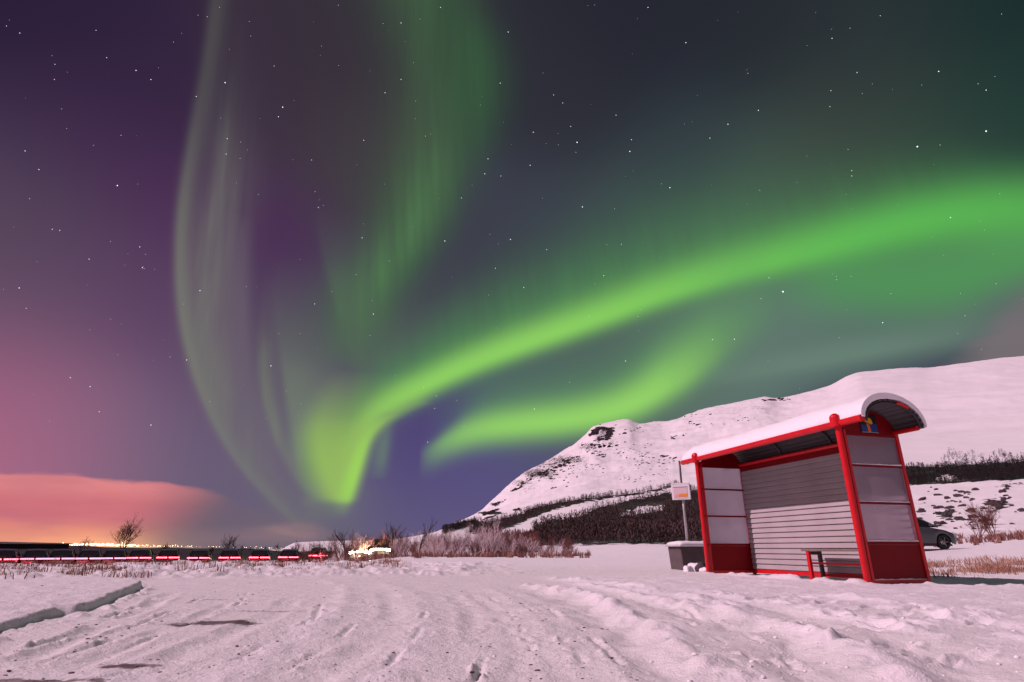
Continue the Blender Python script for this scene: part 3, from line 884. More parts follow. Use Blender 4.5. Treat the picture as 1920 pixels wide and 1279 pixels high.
def frosted():
    m = bpy.data.materials.new('frosted_glass'); m.use_nodes = True
    nt = m.node_tree; nt.nodes.clear(); L = nt.links
    out = nt.nodes.new('ShaderNodeOutputMaterial')
    tr = nt.nodes.new('ShaderNodeBsdfTranslucent'); tr.inputs[0].default_value = (.70, .66, .74, 1)
    df = nt.nodes.new('ShaderNodeBsdfDiffuse'); df.inputs[0].default_value = (.26, .23, .27, 1)
    gl = nt.nodes.new('ShaderNodeBsdfGlossy'); gl.inputs['Roughness'].default_value = .28; gl.inputs[0].default_value = (.8, .8, .85, 1)
    tp = nt.nodes.new('ShaderNodeBsdfRefraction'); tp.inputs['IOR'].default_value = 1.25; tp.inputs['Roughness'].default_value = .42; tp.inputs[0].default_value = (.84, .79, .85, 1)
    t = nt.nodes.new('ShaderNodeTexCoord'); n = nt.nodes.new('ShaderNodeTexNoise'); n.inputs['Scale'].default_value = 3.2; n.inputs['Detail'].default_value = 7; n.inputs['Roughness'].default_value = .7
    L.new(t.outputs['Object'], n.inputs[0])
    rp = nt.nodes.new('ShaderNodeMapRange'); rp.inputs['From Min'].default_value = .38; rp.inputs['From Max'].default_value = .66
    rp.inputs['To Min'].default_value = .12; rp.inputs['To Max'].default_value = .42
    L.new(n.outputs[0], rp.inputs['Value'])
    m1 = nt.nodes.new('ShaderNodeMixShader'); L.new(rp.outputs[0], m1.inputs[0]); L.new(tr.outputs[0], m1.inputs[1]); L.new(df.outputs[0], m1.inputs[2])
    m2 = nt.nodes.new('ShaderNodeMixShader'); m2.inputs[0].default_value = .62; L.new(m1.outputs[0], m2.inputs[1]); L.new(tp.outputs[0], m2.inputs[2])
    m3 = nt.nodes.new('ShaderNodeMixShader'); m3.inputs[0].default_value = .07; L.new(m2.outputs[0], m3.inputs[1]); L.new(gl.outputs[0], m3.inputs[2])
    L.new(m3.outputs[0], out.inputs[0])
    return m


FROST = frosted()
LEN, DEP, ZB = 3.78, 1.05, 2.21
OVH = .46
SH_LOC = (3.85, 12.15, 0.0); SH_RZ = math.atan2(-.9641, .2656)
sh = empty('bus_shelter', SH_LOC, SH_RZ, 'red framed bus shelter with barrel roof and frosted end windows standing in the snow', 'bus shelter')


def wob(i, s=0.0):
    return math.sin(i * 1.7 + s) * .5 + math.sin(i * .61 + s * 2.1) * .5


def post(x, y, r, top):
    m = MB()
    m.tube([(x, y, -.1), (x, y, top)], r, 14)
    # domed cap
    rings = []
    R = r * 1.28
    R = r * 1.75
    y2 = y - .025
    m.tube([(x, y2, top - .17), (x, y2, top - .03), (x, y2, top), (x, y2, top + .025), (x, y2, top + .036)], [R, R, R * .84, R * .45, R * .05], 14)
    return m


def square_post(x, y, w, top):
    m = MB(); m.box((x - w, y - w, -.1), (x + w, y + w, top)); return m


post(0, 0, .042, ZB + .10).build('corner_post', RED, sh, smooth=False, bevel=0)
post(LEN, 0, .045, ZB + .12).build('corner_post', RED, sh)
square_post(0, DEP, .028, 2.10).build('corner_post', RED, sh, bevel=.004)
square_post(LEN, DEP, .028, 2.10).build('corner_post', RED, sh, bevel=.004)
# eaves beams
m = MB(); m.tube([(-.54, -.0, ZB), (LEN + OVH, -.0, ZB)], .05, 14); m.build('front_beam', RED, sh, smooth=False)
m = MB(); m.tube([(-.50, DEP - .03, 2.12), (LEN + OVH - .04, DEP - .03, 2.12)], .036, 12); m.build('rear_beam', RED, sh)
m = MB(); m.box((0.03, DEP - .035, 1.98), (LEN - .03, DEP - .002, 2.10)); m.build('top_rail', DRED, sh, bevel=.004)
m = MB(); m.box((.03, DEP - .05, .0), (LEN - .03, DEP - .002, .07)); m.build('bottom_rail', RED, sh, bevel=.004)

# barrel roof sheet: corrugated across the arc
YC, HW, ZS, RISE = .575, .515, 2.175, .355


def arc(t, off=0.0):
    th = math.pi * t
    c, s_ = math.cos(th), math.sin(th)
    # fuller shoulders than a plain ellipse
    yy = YC - (HW + off) * c
    zz = ZS - .06 * t + (RISE + off) * (s_ ** .92)
    return yy, zz


rows = []
NX, NT = 3, 150
for x in (-.54, LEN * .5, LEN + OVH):
    row = []
    for k in range(NT + 1):
        t = k / NT; y_, z_ = arc(t, .010 * math.sin(2 * math.pi * t * 17))
        row.append((x, y_, z_))
    rows.append(row)
m = MB(); m.grid(rows)
o = m.build('roof_sheet', CORR, sh, smooth=True)
sd = o.modifiers.new('thickness', 'SOLIDIFY'); sd.thickness = .006; sd.offset = 1
# arched ribs of red steel at both ends and over the middle
for x in (-.50, 1.26, 2.52, LEN + OVH - .03):
    m = MB(); m.tube([(x, *arc(k / 30, -.035)) for k in range(0, 31)], .018, 8); m.build('roof_rib', DARKM, sh, smooth=True)
m = MB(); m.tube([(LEN + OVH - .004, *arc(.57 + .14 * k / 12, -.02)) for k in range(13)], .022, 8); m.build('edge_trim', RED, sh, smooth=True)
# gables
for x in (.0, LEN):
    poly = [(.03, 2.05), (.03, 2.16)] + [(max(.03, min(DEP + .0, arc(k / 24, -.055)[0])), arc(k / 24, -.055)[1]) for k in range(0, 25)] + [(DEP + .0, 2.05)]
    m = MB(); n0 = len(m.v)
    m.v += [(x - .012, a, b) for a, b in poly] + [(x + .012, a, b) for a, b in poly]
    k = len(poly); m.f.append(tuple(reversed(range(k)))); m.f.append(tuple(range(k, 2 * k)))
    for i in range(k):
        j = (i + 1) % k; m.f.append((i, j, k + j, k + i))
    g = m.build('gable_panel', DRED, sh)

# back wall: lapped boards
m = MB(); prof = []
NB = 20; z0, z1 = .07, 1.98; bh = (z1 - z0) / NB
for i in range(NB):
    zb = z0 + i * bh
    prof += [(DEP - .012, zb + .002), (DEP - .012, zb + .012), (DEP - .050, zb + .014), (DEP - .050, zb + .024), (DEP - .032, zb + bh - .002), (DEP - .012, zb + bh)]
rows = [[(x, y_, z_) for y_, z_ in prof] for x in (.03, LEN - .03)]
m.grid(rows)
n0 = len(m.v); m.grid([[(x, DEP - .001, z0), (x, DEP - .001, z1)] for x in (LEN - .03, .03)])
m.build('back_wall', SIDE, sh)

# end panels with rails, panes, lower red sheet
ZR = [.545, 1.075, 1.60, 2.07]
for x in (0.0, LEN):
    for zr, hgt in ((.53, .045), (1.075, .032), (1.605, .032), (2.065, .04)):
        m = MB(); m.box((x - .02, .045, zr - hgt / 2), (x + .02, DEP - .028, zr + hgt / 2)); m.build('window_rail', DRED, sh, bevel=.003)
    m = MB(); m.box((x - .02, .045, .0), (x + .02, DEP - .028, .05)); m.build('base_rail', RED, sh, bevel=.003)
    # slim front stile beside the round post
    m = MB(); m.box((x - .022, .062, .0), (x + .022, .105, 2.13)); m.build('stile', RED, sh, bevel=.004)
    for zz0, zz1 in ((.553, 1.059), (1.091, 1.589), (1.621, 2.045)):
        m = MB(); m.box((x - .004, .105, zz0), (x + .004, DEP - .028, zz1)); m.build('window_pane', FROST, sh)
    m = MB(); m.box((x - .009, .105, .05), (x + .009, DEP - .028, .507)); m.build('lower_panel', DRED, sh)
    # bright glazing beads / blown snow caught on the rails
    if x:
        for zr in (.553, 1.091, 1.621):
            m = MB(); N = 26; rows = []
            for i in range(N + 1):
                yy = .11 + (DEP - .145) * i / N; hh = .014 + .007 * wob(i, zr * 9) + .010 * (i / N if zr > 1 else 1)
                rows.append([(x + .0045, yy, zr), (x + .026, yy, zr), (x + .022, yy, zr + hh * .7), (x + .0045, yy, zr + max(.004, hh))])
            m.grid(rows); m.build('caught_snow', FRESH, sh, smooth=True)
        m = MB(); N = 20; rows = []
        for i in range(N + 1):
            yy = .11 + (DEP - .145) * i / N; hh = .012 + .006 * wob(i, 3)
            rows.append([(x + .0095, yy, .0505), (x + .026, yy, .0505), (x + .0095, yy, .05 + max(.004, hh))])
        m.grid(rows); m.build('caught_snow', FRESH, sh, smooth=True)
        m = MB(); m.box((x + .005, DEP - .040, .56), (x + .012, DEP - .030, 1.05)); m.build('glazing_bead', GALV, sh)
        m = MB(); m.box((x + .005, DEP - .040, 1.1), (x + .012, DEP - .030, 1.58)); m.build('glazing_bead', GALV, sh)

# emblem plate on the near gable
BLUE = mat('blue_enamel', (.02, .05, .22), .4); YEL = mat('yellow_enamel', (.75, .38, .02), .4); ORA = mat('orange_enamel', (.70, .16, .05), .4)
BLK = mat('black_enamel', (.012, .012, .014), .4); GRY = mat('grey_enamel', (.3, .3, .33), .4)
ex = LEN + .014


def plate(name, poly, x0, x1, mt, par):
    poly = [(a + .25, b - .01) for a, b in poly]; m = MB(); k = len(poly)
    m.v += [(x0, a, b) for a, b in poly] + [(x1, a, b) for a, b in poly]
    m.f.append(tuple(reversed(range(k)))); m.f.append(tuple(range(k, 2 * k)))
    for i in range(k):
        j = (i + 1) % k; m.f.append((i, j, k + j, k + i))
    return m.build(name, mt, par)


em = plate('emblem_plate', [(.15, 2.105), (.47, 2.105), (.47, 2.39), (.15, 2.39)], ex, ex + .008, BLK, sh)
plate('blue_field', [(.165, 2.13), (.262, 2.13), (.268, 2.225), (.165, 2.225)], ex + .0085, ex + .011, BLUE, em)
plate('blue_field', [(.335, 2.13), (.457, 2.13), (.457, 2.25), (.325, 2.235)], ex + .0085, ex + .011, BLUE, em)
plate('orange_figure', [(.272, 2.12), (.33, 2.12), (.326, 2.19), (.305, 2.245), (.262, 2.25), (.275, 2.19)], ex + .0085, ex + .012, ORA, em)
plate('yellow_crest', [(.225, 2.285), (.262, 2.268), (.30, 2.262), (.338, 2.235), (.385, 2.25), (.378, 2.30), (.352, 2.335), (.30, 2.34), (.285, 2.36), (.26, 2.335), (.225, 2.33)], ex + .0085, ex + .013, YEL, em)
plate('grey_line', [(.155, 2.11), (.465, 2.11), (.465, 2.122), (.155, 2.122)], ex + .0085, ex + .011, GRY, em)

# thick snow on the roof, a thing lying on it
m = MB(); NXs, NTs = 90, 40
x0, x1 = -.58, LEN + OVH + .012


def snow_th(u, t):
    e = 1.0
    base = .022 + .042 * (math.sin(math.pi * min(1, max(0, t))) ** .8) + .035 * (1 - t)
    base *= 1 + .10 * math.sin(u * 9 + t * 3) + .06 * math.sin(u * 23 + 1 + t * 7)
    end = min(1, (u) / .05 + .25); end = end ** .5
    return base * end


rowsT, rowsB = [], []
for i in range(NXs + 1):
    u = i / NXs; xx = x0 + (x1 - x0) * u
    rt, rb_ = [], []
    for k in range(NTs + 1):
        t = .035 + .955 * k / NTs
        y_, z_ = arc(t, .019); yo, zo = arc(t, .019 + snow_th(u, t))
        if k == NTs: yo, zo = arc(t, .019 + .012)
        if k == 0: yo, zo = arc(t, .019 + .05)
        w = .008 * math.sin(u * 60 + k) if 0 < i < NXs else 0
        rb_.append((xx, y_, z_)); rt.append((xx + (.012 * wob(k, 2) if i in (0, NXs) else 0) * 0, yo, zo + w * .4))
    rowsT.append(rt); rowsB.append(rb_)
a0 = m.grid(rowsT); b0 = m.grid([list(r) for r in rowsB])
W = NTs + 1
for i in range(NXs):
    for k in (0, NTs):
        q = (a0 + i * W + k, a0 + (i + 1) * W + k, b0 + (i + 1) * W + k, b0 + i * W + k); m.f.append(q if k else q[::-1])
for k in range(NTs):
    for i in (0, NXs):
        q = (a0 + i * W + k, a0 + i * W + k + 1, b0 + i * W + k + 1, b0 + i * W + k); m.f.append(q if i == 0 else q[::-1])
sn = m.build('roof_snow', FRESH, None, smooth=False)
sn.location = SH_LOC; sn.rotation_euler = (0, 0, SH_RZ)
dm = sn.modifiers.new('bevel', 'BEVEL'); dm.width = .018; dm.segments = 3; dm.limit_method = 'ANGLE'; dm.angle_limit = math.radians(50)
sn.data.polygons.foreach_set('use_smooth', [True] * len(sn.data.polygons))
tag(sn, 'thick white snow lying over the curved roof of the red bus shelter', 'snow', kind='stuff')

# bench inside
bn = empty('bench', SH_LOC, SH_RZ, 'low bench with grey wooden seat and red and black legs inside the bus shelter', 'bench')
b0_, b1_ = 1.95, 3.70
m = MB()
m.box((b0_, .56, .415), (b1_, .70, .448)); m.box((b0_ + .004, .712, .415), (b1_ - .004, .86, .448)); m.build('seat', WOOD, bn, bevel=.008)
DREDB = DRED
for xx in (b0_ + .12, b1_ - .12):
    m = MB(); m.box((xx - .03, .575, -.03), (xx + .03, .625, .414)); m.build('front_leg', RED, bn, bevel=.004)
    m = MB(); m.box((xx - .028, .80, -.03), (xx + .028, .85, .414)); m.build('rear_leg', DARKM, bn, bevel=.004)
    m = MB(); m.box((xx - .02, .626, .37), (xx + .02, .799, .413)); m.build('cross_bar', DARKM, bn)
m = MB(); m.box((b0_ + .151, .60, .215), (b1_ - .151, .625, .245)); m.build('stretcher', DRED, bn, bevel=.003)
m = MB(); m.box((b0_ + .151, .815, .03), (b1_ - .151, .845, .06)); m.build('stretcher', DRED, bn, bevel=.003)

# ------------------------------------------------------------------ bus stop sign and concrete block
bx, by, _ = at(1290, 14.9)
bz = H(bx, by)
cb = empty('concrete_block', (bx + .22, by, bz), .18, 'squat dark concrete block capped with snow at the far end of the bus shelter', 'concrete block')
CONC = mat('dark_concrete', (.105, .08, .082), .9, var=.35, scale=7, bump=.6, bdist=.02)
m = MB(); m.prism([(-.56, -.05), (.56, -.05), (.60, .50), (-.60, .50)], -.33, .33); m.build('block', CONC, cb, bevel=.02)
m = MB(); rows = []
for i in range(25):
    u = i / 24; xx = -.66 + 1.32 * u; e = min(1, u / .07, (1 - u) / .07) ** .5
    rows.append([(xx, -.38, .50), (xx, -.40, .50 + .05 * e), (xx, -.33, .50 + (.105 + .008 * wob(i)) * e), (xx, 0, .50 + (.12 + .01 * wob(i, 2)) * e), (xx, .33, .50 + .10 * e), (xx, .38, .50)])
m.grid(rows); m.f.append(tuple(range(6))); m.f.append(tuple(reversed(range(24 * 6, 25 * 6))))
o = m.build('block_snow', FRESH, None, smooth=True); o.location = cb.location; o.rotation_euler = cb.rotation_euler
tag(o, 'white snow cap lying on the dark concrete block', 'snow', kind='stuff')

sg = empty('bus_stop_sign', (bx - .02, by - .02, bz + .60), -.55, 'thin grey bus stop pole with white box sign standing on the concrete block', 'bus stop sign')
m = MB(); m.tube([(0, 0, 0), (0, 0, 1.30)], .028, 10); m.tube([(0, 0, 0), (0, 0, .03)], .05, 10); m.build('pole', GALV, sg, smooth=True)
m = MB(); m.tube([(0, 0, 1.30), (0, 0, 1.88)], .024, 10); m.build('upper_pole', mat('dark_grey_steel', (.10, .09, .11), .5), sg, smooth=True)
WH = mat('white_enamel', (.82, .80, .82), .4)
zc = .955
bxm = MB(); bxm.box((-.235, -.09, zc), (.205, -.03, zc + .36)); sb = bxm.build('sign_box', WH, sg, bevel=.008)
m = MB(); m.box((-.18, -.095, zc + .03), (.15, -.0905, zc + .27)); pf = m.build('timetable', mat('pale_paper', (.72, .56, .62), .6), sb)
m = MB(); m.box((-.05, -.1, zc + .065), (.135, -.0955, zc + .135)); m.build('orange_strip', mat('orange_strip', (.85, .30, .03), .5), pf)
m = MB(); m.box((-.165, -.1, zc + .065), (-.055, -.0955, zc + .125)); m.build('pink_strip', mat('pink_strip', (.80, .42, .38), .5), pf)
m = MB(); m.box((-.19, -.096, zc + .285), (.16, -.0905, zc + .30)); m.build('grey_line', GRY, sb)
m = MB(); m.box((.195, -.03, zc + .20), (.235, .02, zc + .345)); m.build('bracket', GALV, sg)
m = MB(); m.box((-.225, -.095, zc + .361), (.2, -.015, zc + .385)); o = m.build('caught_snow', FRESH, sg, bevel=.01)

# snow heap with a dark stone before the block
STONE = mat('dark_stone', (.05, .04, .042), .9, var=.3, scale=10)


def blob(rad, seed, sq=.7, n=10):
    rnd = random.Random(seed); m = MB(); rows = []
    ph = [rnd.uniform(0, 6.28) for _ in range(6)]
    for i in range(n + 1):
        la = -math.pi / 2 + math.pi * i / n; row = []
        for j in range(n * 2):
            lo = 2 * math.pi * j / (n * 2)
            q = 1 + .16 * math.sin(3 * lo + ph[0]) * math.cos(la) + .12 * math.sin(5 * lo + 3 * la + ph[1]) * math.cos(la) + .1 * math.sin(4 * la + ph[2])
            row.append((rad * q * math.cos(la) * math.cos(lo), rad * q * math.cos(la) * math.sin(lo), rad * sq * q * math.sin(la)))
        rows.append(row)
    m.grid(rows, close=True); return m


g = at(1312, 13.6)
o = blob(.14, 4, .9).build('stone', STONE, None, smooth=True, loc=(g[0], g[1], g[2] + .06)); tag(o, 'dark stone half buried in snow at the foot of the concrete block', 'stone')
for i, (px, r, rad) in enumerate([(1300, 13.8, .15), (1285, 13.7, .10), (1316, 13.2, .09)]):
    g = at(px, r)
    o = blob(rad, 20 + i, .85).build('snow_lump', FRESH, None, smooth=True, loc=(g[0], g[1], g[2] + rad * .3))
    tag(o, 'rounded lump of snow heaped against the concrete block beside the shelter', 'snow lump', 'snow lumps heaped at the concrete block')

# ------------------------------------------------------------------ cars
CARP = mat('dark_grey_car_paint', (.10, .105, .115), .3, metal=.4); CARG = mat('car_glass', (.012, .013, .016), .12)
TYRE = mat('tyre_rubber', (.012, .012, .013), .85); RIM = mat('wheel_rim', (.22, .22, .23), .35, metal=.6)
TRIM = mat('black_trim', (.01, .01, .011), .6)


def lamp_mat(name, colr, s):
    m = mat(name, (.2, .2, .2), .4, emit=colr, es=s); m.cycles.emission_sampling = 'AUTO'; return m


HEADL = lamp_mat('headlamp_glow', (1., .80, .50), 90); TAILL = lamp_mat('tail_lamp_glow', (1., .09, .14), 8); LAMPOFF = mat('clear_lamp', (.5, .5, .52), .15)


def make_car(label, paint, head=None, tail=None, group=None):
    """car pointing along +x, 4.3 m long, origin on the ground at its centre"""
    root = empty('parked_car', label=label, cat='car', group=group)
    # stations along the length: x, sill z, shoulder z, half width
    st = [(-2.10, .42, .78, .70), (-2.02, .30, .92, .80), (-1.6, .22, 1.00, .86), (-.8, .20, .98, .88), (0.2, .20, .95, .88), (.9, .20, .92, .87), (1.5, .22, .82, .84), (1.92, .26, .70, .78), (2.12, .34, .58, .66)]
    m = MB(); rows = []
    arches = (1.32, -1.32)
    xs = []
    fine = np.linspace(-2.10, 2.12, 64)
    S = np.array(st)
    for x in fine:
        sill = np.interp(x, S[:, 0], S[:, 1]); sh_ = np.interp(x, S[:, 0], S[:, 2]); w = np.interp(x, S[:, 0], S[:, 3])
        for ax_ in arches:
            d = abs(x - ax_)
            if d < .375: sill = max(sill, .30 + math.sqrt(.375 ** 2 - d * d) * .98)
        mid = (sill + sh_) / 2
        hz = sh_ + .045
        half = [(w * .97, sill), (w * 1.0, sill * .45 + sh_ * .55), (w * .97, sh_ * .93 + sill * .07), (w * .90, sh_), (w * .45, hz), (0, hz + .012)]
        row = [(x, a, b) for a, b in half] + [(x, -a, b) for a, b in reversed(half[:-1])]
        rows.append(row)
    n0 = m.grid(rows); w_ = len(rows[0])
    m.f.append(tuple(n0 + i for i in range(w_))); m.f.append(tuple(n0 + (len(rows) - 1) * w_ + i for i in reversed(range(w_))))
    body = m.build('body', paint, root, smooth=True)
    # cabin: glass house with painted roof and pillars
    roofp = [(-1.98, .98), (-1.45, 1.36), (-.7, 1.47), (.05, 1.46), (.45, 1.36), (1.18, .955)]
    m = MB(); rows = []
    for x, z in roofp:
        zb = .93; wt = .60 if z > 1.3 else .74 - (z - .95) * .3
        rows.append([(x, .80 if z < 1.2 else .79, zb), (x, wt, z - .03), (x, wt * .7, z), (x, -wt * .7, z), (x, -wt, z - .03), (x, -.80 if z < 1.2 else -.79, zb)])
    m.grid(rows); m.build('windows', CARG, root, smooth=False)
    m = MB(); m.grid([[(x, a * .62, z + .012 - abs(a) * .02) for a in (-1, -.5, 0, .5, 1)] for x, z in [(-1.42, 1.365), (-.7, 1.475), (.05, 1.465), (.40, 1.375)]])
    m.build('roof', paint, root, smooth=True)
    for s in (-1, 1):
        m = MB(); m.tube([(1.20, s * .80, .94), (.46, s * .615, 1.35)], .03, 6); m.build('pillar', paint, root)
        m = MB(); m.tube([(-2.0, s * .78, .95), (-1.45, s * .61, 1.345)], .05, 6); m.build('pillar', paint, root)
        m = MB(); m.tube([(-.35, s * .815, .95), (-.35, s * .615, 1.44)], .03, 6); m.build('pillar', paint, root)
        m = MB(); m.box((.72, s * .86 - .09 * (s < 0), .98), (.84, s * .86 + .09 * (s > 0), 1.09)); m.build('mirror', paint, root, bevel=.02)
        m = MB(); m.box((-.9, min(s * .80, s * .87), .16), (.9, max(s * .80, s * .87), .25)); m.build('sill', TRIM, root)
        for ax_ in arches:
            m = MB(); N = 24
            prof = [(.17, .02), (.20, -.005), (.29, -.01), (.315, .03), (.315, .19), (.29, .22), (.2, .22)]
            rows = []
            for k in range(N):
                t = 2 * math.pi * k / N
                rows.append([(ax_ + r_ * math.cos(t), s * (.85 - o_), .315 + r_ * math.sin(t)) for r_, o_ in prof])
            rows.append(rows[0]); m.grid(rows); wh = m.build('wheel', TYRE, root, smooth=True)
            m = MB()
            for k in range(5):
                t = 2 * math.pi * k / 5
                c_, s_ = math.cos(t), math.sin(t)
                m.tube([(ax_ + .03 * c_, s * .832, .315 + .03 * s_), (ax_ + .185 * c_, s * .828, .315 + .185 * s_)], .028, 5)
            m.tube([(ax_, s * .80, .315), (ax_, s * .838, .315)], .045, 10)
            for k in range(16):
                t, t2 = 2 * math.pi * k / 16, 2 * math.pi * (k + 1) / 16
                m.tube([(ax_ + .19 * math.cos(t), s * .83, .315 + .19 * math.sin(t)), (ax_ + .19 * math.cos(t2), s * .83, .315 + .19 * math.sin(t2))], .014, 4, cap=False)
            m.build('rim', RIM, wh)
            # dark inner arch
            m = MB(); m.grid([[(ax_ + .37 * math.cos(math.pi * k / 12), s * .845, .30 + .37 * math.sin(math.pi * k / 12)), (ax_ + .37 * math.cos(math.pi * k / 12), s * .5, .30 + .37 * math.sin(math.pi * k / 12))] for k in range(13)])
            m.build('wheel_arch', TRIM, root)
        m = MB(); m.box((1.80, s * .56 - .20, .56), (2.12, s * .56 + .20, .68)); m.build('headlight', head or LAMPOFF, root, bevel=.03)
        m = MB(); m.box((-2.14, s * .46 - .40, .73), (-1.95, s * .46 + .40, .82)); m.build('tail_light', tail or mat('red_lens', (.25, .01, .012), .3), root, bevel=.02)
    m = MB(); m.box((1.98, -.45, .36), (2.11, .45, .48)); m.build('grille', TRIM, root)
    if head: m = MB(); m.box((2.02, -.62, .70), (2.14, .62, .735)); m.build('added_light_bar', head, root)  # glowing strip added across the nose to give a bright line of light
    m = MB(); m.box((-1.7, -.7, .14), (1.8, .7, .22)); m.build('underbody', TRIM, root)
    return root


car = make_car('dark grey hatchback parked half hidden behind the right end of the bus shelter', CARP)
px_, r_ = 1700, 31.2
g = hit(1700, 1033, 12, 60) or at(px_, r_)
# wheel of the nose at px 1770: stand the car so that its nose points right
a = azel(1743, 1016)[0]; fwx, fwy = 34.0 * math.sin(a), 34.0 * math.cos(a)
chd = math.radians(6)         # the car runs a little away from square
cx_, cy_ = fwx - 1.32 * math.cos(chd), fwy - 1.32 * math.sin(chd)
car.location = (cx_, cy_, H(fwx, fwy) + .0); car.rotation_euler = (0, 0, chd)


def pose(root, px, r, head_deg, dz=.09):
    a = azel(px, 1040)[0]; x, y = r * math.sin(a), r * math.cos(a)
    root.location = (x, y, H(x, y) + dz); root.rotation_euler = (0, 0, math.radians(head_deg))


def lamp(name, x, y, z, power, colr, rad=.08):
    l = bpy.data.lights.new(name, 'POINT'); l.energy = power; l.color = colr; l.shadow_soft_size = rad
    o = bpy.data.objects.new(name, l); C.objects.link(o); o.location = (x, y, z); return o


BLKP = mat('black_car_paint', (.02, .02, .024), .3, metal=.3)
ROADG = 'cars on the road on the left'
proto = make_car('dark car with red tail lamps lit on the distant road, leftmost of all', BLKP, HEADL, TAILL, ROADG)
W_ = 'dark car with red tail lamps on the distant road, '
cars = [(14, 60, 128, None), (66, 61, 126, W_ + 'second from the left edge'), (118, 61, 124, W_ + 'third from the left edge'),
        (168, 61, 122, W_ + 'left of the round tree'), (218, 61, 120, W_ + 'under the round tree'),
        (268, 61, 118, W_ + 'right of the round tree'), (320, 62, 116, W_ + 'two right of the round tree'),
        (374, 62, 114, W_ + 'under the left skyline trees'), (430, 62, 112, W_ + 'below the thin skyline tree'),
        (488, 62, 110, W_ + 'third from the thicket'), (544, 62, 108, W_ + 'second from the thicket'),
        (598, 62, 106, W_ + 'nearest the roadside thicket')]
for i, (px, r, hd, lb) in enumerate(cars):
    o = proto if i == 0 else copy_tree(proto)
    if lb: o['label'] = lb
    px, r, hd = px + (i * 37 % 13 - 6) * .45, r + (i * 29 % 7 - 3) * .3, hd + (i * 53 % 5 - 2)
    pose(o, px, r, hd)
    q = o.location; e = math.radians(hd)
    lamp('tail_lamp_light', q.x - 2.5 * math.cos(e), q.y - 2.5 * math.sin(e), q.z + .75, 60, (1., .08, .12))
hc = make_car('car with bright white headlamps shining through the bare thicket, its lamps to the left', BLKP, HEADL, TAILL, 'cars with headlamps lit behind the thicket')
pose(hc, 674, 50, 270 + 14, .02)
hc2 = copy_tree(hc); hc2['label'] = 'car with bright white headlamps shining through the bare thicket, the right one'
pose(hc2, 714, 50, 270 + 10, .02)
for o in (hc, hc2):
    q = o.location; e = o.rotation_euler.z
    lamp('headlamp_light', q.x + 2.5 * math.cos(e), q.y + 2.5 * math.sin(e), q.z + .62, 170, (1., .62, .30))

# ------------------------------------------------------------------ far building and town lights
g = at(35, 118)
bd = empty('low_building', (g[0], g[1], g[2]), -azel(35, 1020)[0], 'long low dark building with snowy flat roof far behind the road on the left', 'building')
DW = mat('dark_cladding', (.03, .024, .026), .8, var=.3, scale=.5)
m = MB(); m.box((-14, 0, -1), (6.2, 9, .72)); m.build('wall', DW, bd)
m = MB(); m.prism([(-14.4, .72), (6.6, .72), (6.3, .84), (-14.2, 1.25)], -.5, 9.5); m.build('roof', FRESH, bd)
m = MB(); rnd = random.Random(3)
for i in range(230):
    px = rnd.gauss(205, 75) if i < 170 else rnd.uniform(300, 600)
    if px < 95: continue
    py = 1024 + (px - 200) * .018 - abs(rnd.gauss(0, 1.6)) - 1.0
    a, e = azel(px, py); R = 3200
    x, y, z = R * math.sin(a), R * math.cos(a), CH + R * math.tan(e)
    s = rnd.uniform(1.2, 3.4) * (1.5 if 110 < px < 260 else .55)
    m.tube([(x, y, z - s * .5), (x, y, z), (x, y, z + s * .5)], [s * .3, s, s * .3], 6)
TL = mat('town_light_glow', (.1, .1, .1), .5, emit=(1., .70, .36), es=7.0); TL.cycles.emission_sampling = 'NONE'
tag(m.build('town_lights', TL), 'string of bright town lights along the left horizon', 'lights', kind='stuff')

